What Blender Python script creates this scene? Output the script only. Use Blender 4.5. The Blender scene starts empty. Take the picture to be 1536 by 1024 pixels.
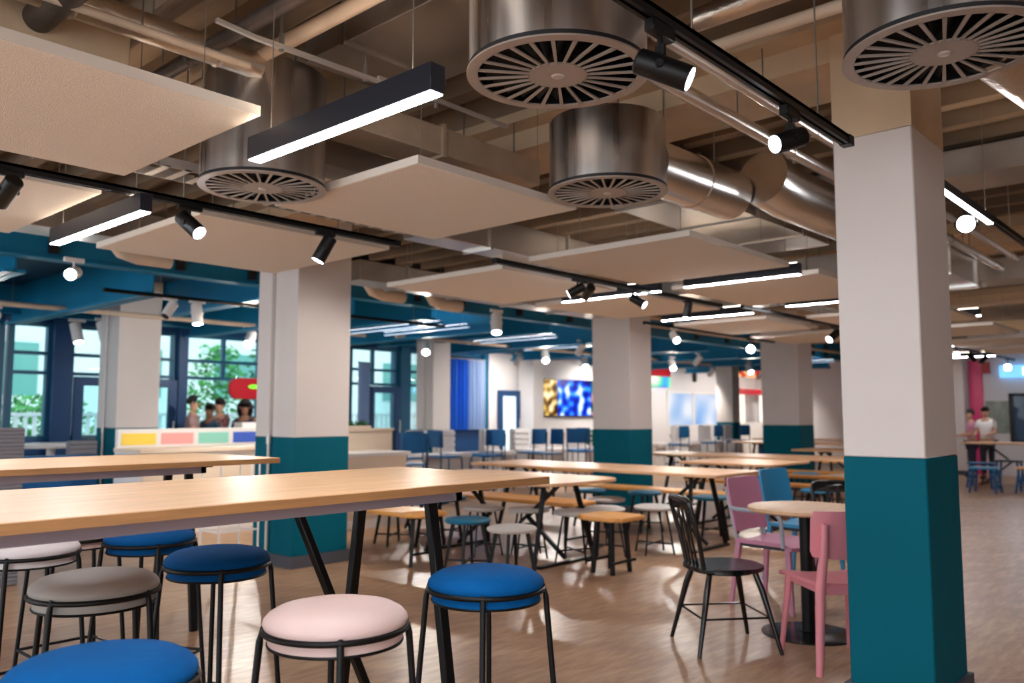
import bpy, bmesh, math, random
from mathutils import Vector, Matrix, Euler
random.seed(7)
sc = bpy.context.scene
COL = sc.collection
PI = math.pi

# ------------------------------------------------------------------ materials
def lin(c):
    return tuple((v/255/12.92 if v/255 <= .04045 else ((v/255+.055)/1.055)**2.4) for v in c)
MATS = {}
def mat(name, rgb, rough=.5, metal=0., var=.0, vscale=8., bump=0., bscale=40., stretch=(1,1,1), rvar=0., spec=.5, coat=0.):
    m = bpy.data.materials.new(name); m.use_nodes = True
    nt = m.node_tree; b = nt.nodes['Principled BSDF']
    c = (*lin(rgb), 1)
    b.inputs['Base Color'].default_value = c
    b.inputs['Roughness'].default_value = rough
    b.inputs['Metallic'].default_value = metal
    b.inputs['Specular IOR Level'].default_value = spec
    b.inputs['Coat Weight'].default_value = coat
    tc = nt.nodes.new('ShaderNodeTexCoord'); mp = nt.nodes.new('ShaderNodeMapping')
    mp.inputs['Scale'].default_value = stretch
    nt.links.new(tc.outputs['Object'], mp.inputs['Vector'])
    if var or rvar:
        n = nt.nodes.new('ShaderNodeTexNoise'); n.inputs['Scale'].default_value = vscale
        n.inputs['Detail'].default_value = 4
        nt.links.new(mp.outputs['Vector'], n.inputs['Vector'])
        if var:
            r = nt.nodes.new('ShaderNodeValToRGB')
            r.color_ramp.elements[0].position = .3; r.color_ramp.elements[1].position = .7
            r.color_ramp.elements[0].color = (*[v*(1-var) for v in c[:3]], 1)
            r.color_ramp.elements[1].color = (*[min(1, v*(1+var)) for v in c[:3]], 1)
            nt.links.new(n.outputs['Fac'], r.inputs['Fac'])
            nt.links.new(r.outputs['Color'], b.inputs['Base Color'])
        if rvar:
            q = nt.nodes.new('ShaderNodeMapRange')
            q.inputs['From Min'].default_value = .3; q.inputs['From Max'].default_value = .7
            q.inputs['To Min'].default_value = max(.03, rough-rvar); q.inputs['To Max'].default_value = min(1, rough+rvar)
            nt.links.new(n.outputs['Fac'], q.inputs['Value']); nt.links.new(q.outputs['Result'], b.inputs['Roughness'])
    if bump:
        n2 = nt.nodes.new('ShaderNodeTexNoise'); n2.inputs['Scale'].default_value = bscale; n2.inputs['Detail'].default_value = 3
        nt.links.new(mp.outputs['Vector'], n2.inputs['Vector'])
        bp = nt.nodes.new('ShaderNodeBump'); bp.inputs['Strength'].default_value = bump; bp.inputs['Distance'].default_value = .01
        nt.links.new(n2.outputs['Fac'], bp.inputs['Height']); nt.links.new(bp.outputs['Normal'], b.inputs['Normal'])
    MATS[name] = m
    return m
def emis(name, rgb, s):
    m = bpy.data.materials.new(name); m.use_nodes = True
    b = m.node_tree.nodes['Principled BSDF']
    b.inputs['Base Color'].default_value = (*lin(rgb), 1)
    b.inputs['Emission Color'].default_value = (*lin(rgb), 1)
    b.inputs['Emission Strength'].default_value = s
    MATS[name] = m; return m
def wood(name, rgb, axis, rough=.42, var=.16):
    s = [9, 9, 9]; s[axis] = .7
    return mat(name, rgb, rough, var=var, vscale=5, stretch=tuple(s), bump=.05, bscale=20)

CONC = mat('ceiling concrete paint', (205, 180, 150), .85, var=.10, vscale=3, bump=.35, bscale=14)
SLAB = mat('rough soffit timber', (140, 119, 98), .9, var=.35, vscale=2.2, bump=.5, bscale=9, stretch=(3, .5, 1))
PANEL = mat('acoustic panel fleece', (244, 232, 218), .95, var=.06, vscale=90, bump=.7, bscale=190)
PANEDGE = mat('acoustic panel edge', (225, 216, 206), .8)
WHITEP = mat('column grey white paint', (222, 212, 208), .6, var=.025, vscale=2, bump=.03)
TEAL = mat('teal wall paint', (0, 94, 112), .7, var=.05, vscale=2, bump=.03, spec=.12)
BASEG = mat('charcoal vinyl skirting', (78, 78, 86), .6)
WALLW = mat('white wall paint', (226, 222, 224), .7)
BLUEP = mat('blue steel paint', (0, 124, 168), .5, var=.12, vscale=1.5)
BLUED = mat('blue deck paint', (0, 56, 84), .6, var=.2, vscale=1.2)
NAVY = mat('navy frame paint', (10, 62, 110), .45)
TEALF = mat('teal window frame paint', (6, 84, 118), .45)
GALV = mat('galvanised steel', (200, 198, 196), .30, 1., var=.12, vscale=3, rvar=.10, stretch=(1, 1, .15))
GALVX = mat('spiral duct steel', (232, 228, 224), .24, 1., var=.06, vscale=2)
GALVD = mat('dull galvanised sheet', (188, 180, 172), .42, 1., var=.15, vscale=2, rvar=.12)
DRUM = mat('drum brushed steel', (214, 212, 212), .34, 1., var=.22, vscale=9, stretch=(1, 1, .03), rvar=.10)
FOIL = mat('crumpled aluminium foil', (222, 208, 194), .36, 1., bump=.7, bscale=22)
FACE = mat('diffuser faceplate grey', (168, 156, 148), .45, .35)
PIPEB = mat('beige painted pipe', (214, 192, 170), .6, var=.1, vscale=5)
PIPED = mat('dark iron pipe', (92, 80, 74), .5, .5, var=.25, vscale=6)
STRUTW = mat('zinc strut', (205, 200, 196), .4, .6)
BLACK = mat('black powder coat', (10, 10, 12), .42, bump=.02, spec=.3)
BLACKM = mat('black matt metal', (24, 24, 28), .5)
FIXB = mat('anodised dark fixture body', (26, 30, 42), .4, .2)
INNER = mat('diffuser inner black', (8, 9, 10), .5, .0, spec=.3)
WIRE = mat('steel suspension wire', (150, 145, 140), .4, .8)
WOODX = wood('oak laminate along x', (226, 182, 136), 0)
WOODY = wood('oak laminate along y', (226, 178, 134), 1)
ORANGE = wood('honey oak bench wood', (238, 170, 92), 1, .4)
EDGEW = mat('oak edge band', (186, 136, 88), .5, var=.15, vscale=8, stretch=(.5, .5, 12))
RAIL = mat('grey lilac steel rail', (168, 158, 166), .5, .2)
SBLUE = mat('blue stool fabric', (0, 90, 158), .85, spec=.15, var=.05, vscale=30, bump=.15, bscale=300)
SBLUE2 = mat('deep blue stool fabric', (0, 76, 136), .85, spec=.15, var=.05, vscale=30, bump=.15, bscale=300)
SPINK = mat('pale pink vinyl', (232, 204, 198), .5, bump=.03, bscale=200)
SGREY = mat('warm grey vinyl', (158, 153, 147), .55, bump=.05, bscale=200)
SWHITE = mat('light grey vinyl', (222, 214, 216), .5)
STEALB = mat('teal blue seat', (24, 112, 146), .5)
SLIGHT = mat('light grey seat', (212, 206, 200), .6)
CPINK = mat('rose pink chair paint', (226, 140, 150), .4)
CMAUVE = mat('mauve plastic', (206, 138, 166), .45)
CBLUE = mat('sky blue plastic', (52, 150, 200), .4)
CGREY = mat('pale grey frame paint', (176, 184, 196), .4)
CNAVY = mat('cobalt blue upholstery', (0, 90, 146), .5)
CREAM = mat('cream laminate', (232, 212, 190), .5)
WHITEL = mat('white laminate', (236, 232, 230), .4)
RIBW = mat('white ribbed upholstery', (222, 216, 216), .6)
RIBG = mat('grey ribbed upholstery', (136, 134, 142), .8)
LITP = emis('frosted glass with daylight glow', (205, 226, 238), .8)  # emission stands in for daylight behind the door pane
REDP = mat('red panel paint', (176, 12, 34), .4)
GREEN = mat('leaf green', (34, 92, 42), .6, var=.4, vscale=12)
GREEN2 = mat('bright foliage green', (60, 140, 60), .7, var=.4, vscale=6)
BLACKG = mat('gloss black lacquer', (10, 10, 11), .16, spec=.6)
DISKB = mat('polished black base', (30, 30, 33), .2, .4)
LIT = emis('linear light diffuser', (246, 246, 250), 70.0)
UPL = emis('added uplight glow', (255, 236, 214), 20.0)  # glow added on the lamp tops to lift the ceiling cavity
UPB = emis('added uplight glow of blue zone', (235, 245, 255), 10.0)  # weaker added glow on strip light tops, brightening the blue zone
LITB = emis('blue zone light diffuser', (205, 230, 255), 1.3)
SPOTL = emis('spot lens', (245, 248, 255), 30.0)
GLARE = emis('bright spot lens', (245, 248, 255), 90.0)

def floor_mat():
    m = bpy.data.materials.new('oak plank vinyl floor'); m.use_nodes = True
    nt = m.node_tree; b = nt.nodes['Principled BSDF']; N = nt.nodes.new; L = nt.links.new
    tc = N('ShaderNodeTexCoord')
    mp = N('ShaderNodeMapping'); mp.inputs['Rotation'].default_value = (0, 0, R(48)); L(tc.outputs['Object'], mp.inputs['Vector'])
    br = N('ShaderNodeTexBrick'); br.inputs['Scale'].default_value = 1
    br.inputs['Brick Width'].default_value = 1.1; br.inputs['Row Height'].default_value = .17
    br.inputs['Mortar Size'].default_value = .0015; br.inputs['Color1'].default_value = (.0, .0, .0, 1); br.inputs['Color2'].default_value = (1, 1, 1, 1)
    br.inputs['Mortar'].default_value = (.3, .3, .3, 1)
    L(mp.outputs['Vector'], br.inputs['Vector'])
    m2 = N('ShaderNodeMapping'); m2.inputs['Rotation'].default_value = (0, 0, R(48)); m2.inputs['Scale'].default_value = (1.5, 8, 1); L(tc.outputs['Object'], m2.inputs['Vector'])
    n = N('ShaderNodeTexNoise'); n.inputs['Scale'].default_value = 2.6; n.inputs['Detail'].default_value = 7; n.inputs['Roughness'].default_value = .62
    L(m2.outputs['Vector'], n.inputs['Vector'])
    n3 = N('ShaderNodeTexNoise'); n3.inputs['Scale'].default_value = 1.6; n3.inputs['Detail'].default_value = 2; L(tc.outputs['Object'], n3.inputs['Vector'])
    mx = N('ShaderNodeMix'); mx.data_type = 'FLOAT'; mx.inputs[0].default_value = .12
    L(n.outputs['Fac'], mx.inputs[2]); L(br.outputs['Color'], mx.inputs[3])
    mx2 = N('ShaderNodeMix'); mx2.data_type = 'FLOAT'; mx2.inputs[0].default_value = .22
    L(mx.outputs[0], mx2.inputs[2]); L(n3.outputs['Fac'], mx2.inputs[3])
    r = N('ShaderNodeValToRGB'); e = r.color_ramp.elements
    e[0].position = .26; e[0].color = (*lin((140, 106, 80)), 1)
    e[1].position = .66; e[1].color = (*lin((202, 168, 134)), 1)
    x = r.color_ramp.elements.new(.47); x.color = (*lin((170, 132, 100)), 1)
    L(mx2.outputs[0], r.inputs['Fac']); L(r.outputs['Color'], b.inputs['Base Color'])
    q = N('ShaderNodeMapRange'); q.inputs['From Min'].default_value = .3; q.inputs['From Max'].default_value = .7
    q.inputs['To Min'].default_value = .30; q.inputs['To Max'].default_value = .36
    L(n3.outputs['Fac'], q.inputs['Value']); L(q.outputs['Result'], b.inputs['Roughness'])
    bp = N('ShaderNodeBump'); bp.inputs['Strength'].default_value = .05; bp.inputs['Distance'].default_value = .001
    L(n.outputs['Fac'], bp.inputs['Height']); L(bp.outputs['Normal'], b.inputs['Normal'])
    return m
def R(d): return math.radians(d)
FLOOR = floor_mat()

def glass_mat():
    m = bpy.data.materials.new('window glass'); m.use_nodes = True
    nt = m.node_tree; nt.nodes.clear(); N = nt.nodes.new; L = nt.links.new
    o = N('ShaderNodeOutputMaterial'); t = N('ShaderNodeBsdfTransparent'); t.inputs['Color'].default_value = (.84, .96, .97, 1)
    g = N('ShaderNodeBsdfGlossy'); g.inputs['Roughness'].default_value = .02
    f = N('ShaderNodeFresnel'); f.inputs['IOR'].default_value = 1.5
    x = N('ShaderNodeMixShader'); L(f.outputs[0], x.inputs[0]); L(t.outputs[0], x.inputs[1]); L(g.outputs[0], x.inputs[2]); L(x.outputs[0], o.inputs[0])
    return m
GLASS = glass_mat()
FROST = mat('frosted lit glazing', (190, 210, 235), .3)
def screen_mat(name, stops, scale, strength, seed):
    m = bpy.data.materials.new(name); m.use_nodes = True
    nt = m.node_tree; b = nt.nodes['Principled BSDF']; N = nt.nodes.new; L = nt.links.new
    tc = N('ShaderNodeTexCoord'); mp = N('ShaderNodeMapping'); mp.inputs['Location'].default_value = (seed, seed*2, 0); L(tc.outputs['Object'], mp.inputs['Vector'])
    n = N('ShaderNodeTexNoise'); n.inputs['Scale'].default_value = scale; n.inputs['Detail'].default_value = 0; L(mp.outputs['Vector'], n.inputs['Vector'])
    r = N('ShaderNodeValToRGB'); L(n.outputs['Fac'], r.inputs['Fac'])
    e = r.color_ramp.elements
    e[0].position = stops[0][0]; e[0].color = (*lin(stops[0][1]), 1); e[1].position = stops[-1][0]; e[1].color = (*lin(stops[-1][1]), 1)
    for p, c in stops[1:-1]:
        k = e.new(p); k.color = (*lin(c), 1)
    b.inputs['Base Color'].default_value = (0, 0, 0, 1); b.inputs['Roughness'].default_value = .3
    L(r.outputs['Color'], b.inputs['Emission Color']); b.inputs['Emission Strength'].default_value = strength
    return m

# ------------------------------------------------------------------ mesh helpers
class MB:
    def __init__(s): s.b = bmesh.new()
    def box(s, x0, y0, z0, x1, y1, z1):
        v = [s.b.verts.new(p) for p in ((x0,y0,z0),(x1,y0,z0),(x1,y1,z0),(x0,y1,z0),(x0,y0,z1),(x1,y0,z1),(x1,y1,z1),(x0,y1,z1))]
        for f in ((3,2,1,0),(4,5,6,7),(0,1,5,4),(1,2,6,5),(2,3,7,6),(3,0,4,7)): s.b.faces.new([v[i] for i in f])
        return s
    def bar(s, p, q, w, h, up=(0,0,1), w2=None, h2=None):
        p = Vector(p); q = Vector(q); d = (q-p).normalized(); u = Vector(up)
        if abs(d.dot(u)) > .98: u = Vector((0,1,0)) if abs(d.y) < .9 else Vector((1,0,0))
        a = d.cross(u).normalized(); u = a.cross(d).normalized()
        w2 = w if w2 is None else w2; h2 = h if h2 is None else h2
        vs = []
        for c, ww, hh in ((p, w, h), (q, w2, h2)):
            for i, j in ((-1,-1),(1,-1),(1,1),(-1,1)): vs.append(s.b.verts.new(c + a*i*ww/2 + u*j*hh/2))
        for f in ((3,2,1,0),(4,5,6,7),(0,1,5,4),(1,2,6,5),(2,3,7,6),(3,0,4,7)): s.b.faces.new([vs[i] for i in f])
        return s
    def path(s, pts, r, n=10, closed=False, caps=True, rs=None):
        P = [Vector(p) for p in pts]; m = len(P); rings = []
        d0 = (P[1]-P[0]).normalized(); u = Vector((0,0,1)) if abs(d0.z) < .9 else Vector((1,0,0))
        a = d0.cross(u).normalized()
        for i in range(m):
            if closed: d = (P[(i+1) % m]-P[i-1]).normalized()
            elif i == 0: d = d0
            elif i == m-1: d = (P[-1]-P[-2]).normalized()
            else: d = ((P[i+1]-P[i]).normalized()+(P[i]-P[i-1]).normalized()).normalized()
            a = (a - d*a.dot(d)).normalized(); c = d.cross(a)
            rr = rs[i] if rs else r
            rings.append([s.b.verts.new(P[i]+(a*math.cos(2*PI*k/n)+c*math.sin(2*PI*k/n))*rr) for k in range(n)])
        for i in range(m if closed else m-1):
            A = rings[i]; B = rings[(i+1) % m]
            for k in range(n): s.b.faces.new((A[k], A[(k+1) % n], B[(k+1) % n], B[k]))
        if caps and not closed:
            s.b.faces.new(rings[0][::-1]); s.b.faces.new(rings[-1])
        return s
    def tube(s, p, q, r, r2=None, n=12): return s.path([p, q], r, n, rs=[r, r if r2 is None else r2])
    def ring(s, c, R_, r, n=40, m=8):
        return s.path([(c[0]+R_*math.cos(2*PI*i/n), c[1]+R_*math.sin(2*PI*i/n), c[2]) for i in range(n)], r, m, closed=True)
    def lathe(s, prof, c=(0,0,0), n=40):
        rings = []
        for r, z in prof:
            if r < 1e-5: rings.append([s.b.verts.new((c[0], c[1], c[2]+z))])
            else: rings.append([s.b.verts.new((c[0]+r*math.cos(2*PI*k/n), c[1]+r*math.sin(2*PI*k/n), c[2]+z)) for k in range(n)])
        for A, B in zip(rings, rings[1:]):
            for k in range(n):
                k2 = (k+1) % n
                if len(A) == 1 and len(B) == 1: break
                if len(A) == 1: s.b.faces.new((A[0], B[k2], B[k]))
                elif len(B) == 1: s.b.faces.new((A[k], A[k2], B[0]))
                else: s.b.faces.new((A[k], A[k2], B[k2], B[k]))
        return s
    def prism(s, pts, z0, z1):
        lo = [s.b.verts.new((x, y, z0)) for x, y in pts]; hi = [s.b.verts.new((x, y, z1)) for x, y in pts]
        s.b.faces.new(lo[::-1]); s.b.faces.new(hi); n = len(pts)
        for i in range(n): s.b.faces.new((lo[i], lo[(i+1) % n], hi[(i+1) % n], hi[i]))
        return s
    def extr(s, pts, depth):  # closed 3-D outline pushed along a vector
        A = [s.b.verts.new(p) for p in pts]; B = [s.b.verts.new(Vector(p)+Vector(depth)) for p in pts]
        s.b.faces.new(A[::-1]); s.b.faces.new(B); n = len(pts)
        for i in range(n): s.b.faces.new((A[i], A[(i+1) % n], B[(i+1) % n], B[i]))
        return s
    def sheet(s, grid, t=(0,0,-.01)):  # grid of points with thickness vector
        T = Vector(t); up = [[s.b.verts.new(p) for p in row] for row in grid]; dn = [[s.b.verts.new(Vector(p)+T) for p in row] for row in grid]
        h = len(grid); w = len(grid[0])
        for i in range(h-1):
            for j in range(w-1):
                s.b.faces.new((up[i][j], up[i][j+1], up[i+1][j+1], up[i+1][j])); s.b.faces.new((dn[i][j], dn[i+1][j], dn[i+1][j+1], dn[i][j+1]))
        for i in range(h-1):
            s.b.faces.new((up[i][0], up[i+1][0], dn[i+1][0], dn[i][0])); s.b.faces.new((up[i][-1], dn[i][-1], dn[i+1][-1], up[i+1][-1]))
        for j in range(w-1):
            s.b.faces.new((up[0][j], dn[0][j], dn[0][j+1], up[0][j+1])); s.b.faces.new((up[-1][j], up[-1][j+1], dn[-1][j+1], dn[-1][j]))
        return s
    def build(s, name, m, parent=None, bevel=0, smooth=True, loc=None, seg=2):
        if bevel:
            bmesh.ops.bevel(s.b, geom=[e for e in s.b.edges], offset=bevel, segments=seg, affect='EDGES', clamp_overlap=True)
        bmesh.ops.recalc_face_normals(s.b, faces=s.b.faces)
        me = bpy.data.meshes.new(name); s.b.to_mesh(me); s.b.free()
        if smooth:
            for p in me.polygons: p.use_smooth = True
            me.set_sharp_from_angle(angle=R(38))
        me.materials.append(m)
        o = bpy.data.objects.new(name, me); COL.objects.link(o)
        if parent is not None: o.parent = parent
        if loc is not None: o.location = loc
        return o
def thing(name, label, cat, loc=(0,0,0), rz=0, group=None):
    o = bpy.data.objects.new(name, None); COL.objects.link(o); o.empty_display_size = .1
    o.location = loc; o.rotation_euler = (0, 0, rz)
    return tag(o, label, cat, group)
def tag(o, label, cat, group=None, kind=None):
    o['label'] = label; o['category'] = cat
    if group: o['group'] = group
    if kind: o['kind'] = kind
    return o
def struct(o): o['kind'] = 'structure'; return o
def dup(o, loc=None, rz=None, label=None, group=None, mats=None, parent=None):
    c = o.copy(); COL.objects.link(c)
    if parent is not None: c.parent = parent
    if loc is not None: c.location = loc
    if rz is not None: c.rotation_euler = (0, 0, rz)
    if label: c['label'] = label
    if group: c['group'] = group
    if mats and o.type == 'MESH' and o.data.materials and o.data.materials[0].name in mats:
        c.data = o.data.copy(); c.data.materials[0] = mats[o.data.materials[0].name]
    for ch in list(o.children): dup(ch, mats=mats, parent=c)
    return c
def rrect(x0, y0, x1, y1, r, n=6):
    P = []
    for cx, cy, a in ((x1-r, y0+r, -90), (x1-r, y1-r, 0), (x0+r, y1-r, 90), (x0+r, y0+r, 180)):
        for k in range(n+1):
            t = R(a+90*k/n); P.append((cx+r*math.cos(t), cy+r*math.sin(t)))
    return P
# ------------------------------------------------------------------ setting
CZ = 3.35   # soffit height
struct(MB().box(-4, -6, -.1, 27, 13.1, 0).build('floor', FLOOR))
struct(MB().box(-4, -6, CZ, 27, 13.1, CZ+.2).build('ceiling', SLAB))
struct(MB().box(-4.2, -6, 0, -4, 13.1, .12).box(-4.2, -6, 3.0, -4, 13.1, CZ).box(-4.2, -6, .12, -4, -5.6, 3).box(-4.2, -.2, .12, -4, .2, 3).box(-4.2, 5.8, .12, -4, 6.2, 3).box(-4.2, 12.7, .12, -4, 13.1, 3).build('wall_left', WALLW))  # large openings added out of view to let in soft sky light
struct(MB().box(-4, -6.2, 0, 27, -6, CZ).build('wall_front', WALLW))
def portal(loc, rot, sx, sy):
    ld = bpy.data.lights.new('daylight_portal', 'AREA'); ld.shape = 'RECTANGLE'; ld.size = sx; ld.size_y = sy; ld.cycles.is_portal = True
    o = bpy.data.objects.new('daylight_portal', ld); COL.objects.link(o); o.location = loc; o.rotation_euler = rot
for y0, y1 in ((-5.6, -.2), (.2, 5.8), (6.2, 12.7)): portal((-4.1, (y0+y1)/2, 1.56), (0, R(-90), 0), 2.88, y1-y0)
struct(MB().box(27, -6, 0, 27.2, 13.1, CZ).build('wall_right', WALLW))
# window wall along y = 13
SILL, HEAD, TR1, TR2 = .95, 2.62, 1.88, 2.16
wb = MB()
wb.box(-4, 13, 0, 13.55, 13.2, SILL); wb.box(-4, 13, HEAD, 13.55, 13.2, CZ); wb.box(-4, 13, SILL, 1.2, 13.2, HEAD)
struct(wb.build('wall_back', NAVY))
wb = MB(); wb.box(13.55, 13, 0, 21.2, 13.2, CZ); wb.box(21.2, 13, 0, 24.4, 13.2, 1.0); wb.box(21.2, 13, 2.0, 24.4, 13.2, CZ); wb.box(24.4, 13, 0, 27, 13.2, CZ)
struct(wb.build('wall_back', WALLW))
bays = [(1.2, 2.6), (2.7, 3.85), (3.95, 4.48), (4.75, 5.65), (5.75, 6.35), (6.5, 7.9), (8.0, 9.65), (9.78, 11.0), (11.25, 12.2), (12.3, 13.4)]
for i, (a, b) in enumerate(bays):
    w = thing('window_%d' % (i+1), '', 'window', (a, 13.08, SILL)); del w['label']; del w['category']; struct(w)
    f = MB(); H = HEAD-SILL; W = b-a; t = .05
    for z in (0, TR1-SILL, TR2-SILL, H-t): f.box(0, -.05, z, W, .05, z+t)
    f.box(-.03, -.06, 0, t, .06, H); f.box(W-t, -.06, 0, W+.03, .06, H)
    if W > 1.1:
        k = a+W/2; f.box(W/2-.025, -.045, TR1-SILL, W/2+.025, .045, H)
    f.build('window_frame', TEALF, w)
    MB().box(t, -.004, t, W-t, .004, H-t).build('pane', GLASS, w)
for i, (a, b) in enumerate([(4.48, 4.75), (11.0, 11.25), (6.35, 6.5), (13.4, 13.55), (9.65, 9.78)]):
    struct(MB().box(a, 12.9, 0, b, 13.25, HEAD+.3).build('trim_%d' % (i+1), NAVY if i in (0, 2) else TEALF))
# glazed doors standing in the window wall
def door(n, x0, x1, y=12.93, top=1.86, pane=GLASS, fm=NAVY):
    d = thing('door_%d' % n, '', 'door', (x0, y, 0)); del d['label']; del d['category']; struct(d)
    W = x1-x0; f = MB(); t = .13
    f.box(0, -.03, 0, t, .03, top); f.box(W-t, -.03, 0, W, .03, top); f.box(t, -.03, top-t, W-t, .03, top); f.box(t, -.03, 0, W-t, .03, .30)
    f.build('door_leaf', fm, d)
    MB().box(t, -.006, .30, W-t, .006, top-t).build('door_pane', pane, d)
    MB().tube((W-.06, -.07, .95), (W-.06, -.07, 1.2), .012).tube((W-.06, -.07, 1.0), (W-.06, -.02, 1.0), .008).build('door_handle', STRUTW, d)
door(1, 4.78, 5.62); door(2, 5.75, 6.33); door(3, 10.2, 11.0); door(4, 13.9, 14.62, pane=LITP)
struct(MB().box(-4, 12.95, 0, 13.5, 13, .1).build('baseboard_back', BASEG))

# outside: terrace, planting, white building
tag(MB().box(-10, 13.3, -.2, 34, 40, -.05).build('terrace_paving', mat('pale paving', (190, 196, 196), .8, var=.1)), 'pale paved terrace outside beyond the blue framed windows', 'terrace')
bl = thing('building', 'white building across the terrace behind the windows', 'building', (0, 26, -.05))
MB().box(-6, 0, 0, 30, 4, 5.5).build('facade', mat('white render', (236, 244, 240), .8), bl)
for k in range(9):
    MB().box(-4+k*3.6, -.06, 1.9, -2.2+k*3.6, .02, 3.4).build('window', mat('sea green glazing', (110, 170, 160), .2) if k == 0 else MATS['sea green glazing'], bl)
fn = thing('railing', 'white slatted terrace railing outside the leftmost windows', 'railing', (1.5, 17.2, -.05))
rb = MB()
for k in range(90): rb.box(k*.16, 0, .05, k*.16+.07, .03, 1.33)
rb.build('slats', WHITEL, fn); MB().box(0, -.02, 1.33, 14.4, .06, 1.39).build('top_rail', WHITEL, fn)
def bush(x, y, r, h, z0, m, label, name='bush', n=70, lr=.11):
    t = thing(name, label, 'plant', (x, y, z0)); b = MB()
    for k in range(n):
        a = random.uniform(0, 2*PI); rr = r*math.sqrt(random.random()); z = random.uniform(.12, 1)*h
        rr *= math.sqrt(max(.1, 1-((z/h-.5)*1.7)**2)); c = Vector((rr*math.cos(a), rr*math.sin(a), z))
        d = Vector((random.uniform(-1, 1), random.uniform(-1, 1), random.uniform(-.4, 1))).normalized(); e = d.orthogonal().normalized(); s_ = lr*random.uniform(.6, 1.2)
        q = [c-d*s_, c+e*s_*.45, c+d*s_, c-e*s_*.45]
        b.b.faces.new([b.b.verts.new(v) for v in q])
    b.build('foliage', m, t, smooth=False)
    MB().tube((0, 0, 0), (0, 0, h*.6), .025*max(1, r*2), n=6).build('stem', MATS['dark iron pipe'], t)
    return t
for i, (x, y, r, h, l) in enumerate([(2.4, 18.3, 1.0, 1.9, 'leafy green bush outside at the left edge of the window wall'), (4.3, 18.5, .9, 1.7, 'rounded green bush outside, left of the tall blue window post'),
        (6.3, 18.4, 1.0, 1.75, 'green bush outside seen through the first glazed door'), (10.0, 18.4, .7, 3.0, 'tall green shrub outside behind the standing person'), (11.6, 18.5, .9, 3.1, 'dark green tree outside between the two middle columns')]):
    bush(x, y, r, h, -.05, GREEN2 if i != 4 else GREEN, l, n=900, lr=.11)

# ------------------------------------------------------------------ columns
def column(x, y, sx, sy, top, teal, label, pipe=None, headz=None, base=True):
    t = thing('column', label, 'column', (x, y, 0), group='painted square columns')
    MB().box(0, 0, teal, sx, sy, top).build('upper_shaft', WHITEP, t, bevel=.006, seg=1)
    MB().box(-.001, -.001, 0, sx+.001, sy+.001, teal).build('teal_band', TEAL, t, bevel=.006, seg=1)
    if base: MB().box(-.022, -.022, 0, sx+.022, sy+.022, .10).build('skirting', BASEG, t)
    if top < CZ: MB().box(0, 0, top, sx, sy, CZ).build('bare_head', CONC, t)
    if pipe:
        px, py = pipe
        cd = MB().tube((px, py, .12), (px, py, CZ-.4), .013, n=10).build('conduit', WHITEP, t)
        MB().tube((px, py, teal-.06), (px, py, teal+.02), .022, n=10).build('conduit_clip', STRUTW, cd)
    return t
column(3.91, 1.105, .50, .355, 2.60, 1.11, 'large foreground column, grey white above and teal below, at the right of the photo')
column(4.10, 6.2, .57, .63, CZ, 1.105, 'white and teal column with charcoal skirting just behind the long high tables', pipe=(-.03, .36))
column(9.33, 6.28, .53, .62, CZ, 1.105, 'white and teal column in the middle with a conduit on its right flank', pipe=(.56, .05))
column(14.1, 6.0, .62, .68, CZ, 1.12, 'white and teal column just left of the large foreground column, behind the long tables', pipe=(.65, .1))
column(4.59, 11.0, .56, .58, 2.95, 1.13, 'white and teal column nearest the windows, behind the counter with coloured panels', pipe=(-.03, .3))
column(10.3, 11.2, .43, .46, 2.95, 1.03, 'small distant white column with a teal foot behind the row of blue high chairs', pipe=(-.03, .2))
column(21.2, 10.9, .42, .5, 2.95, 1.1, 'farthest white column standing by the serving hatch')

# ------------------------------------------------------------------ beams
def beam(x0, x1, z, y0=-6, y1=8.0, label='', step=True):
    t = thing('concrete_beam', label, 'beam', (x0, y0, z), group='painted concrete beams')
    W = x1-x0; L_ = y1-y0
    MB().box(0, 0, 0, W, L_, CZ-z).build('web', CONC, t)
    if step: MB().box(-.16, 0, .12, 0, L_, CZ-z).box(W, 0, .12, W+.16, L_, CZ-z).build('ledge', CONC, t)
beam(3.93, 4.45, 3.0, label='beige concrete beam passing over the large foreground column')
beam(9.35, 9.85, 3.0, label='beige concrete beam over the middle column')
beam(14.15, 14.65, 3.0, label='beige concrete beam over the column left of the foreground column')
beam(19.3, 19.8, 3.0, label='farthest beige concrete beam over the distant serving area')
beam(-1.1, -.6, 3.0, label='beige concrete beam above the left end of the near table')
js = []
k = 0
for i in range(56):
    x = -3.8+i*.42
    if any(abs(x-c) < .55 for c in (-.85, 4.42, 9.6, 14.4, 19.55)): continue
    t = MB().box(0, 0, 0, .11, 14.0, .17).build('ceiling_joist', SLAB, loc=(x, -6, CZ-.17))
    tag(t, 'rough brown ceiling joist, one of the parallel joists above the ducts', 'joist', 'rough ceiling joists')

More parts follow.
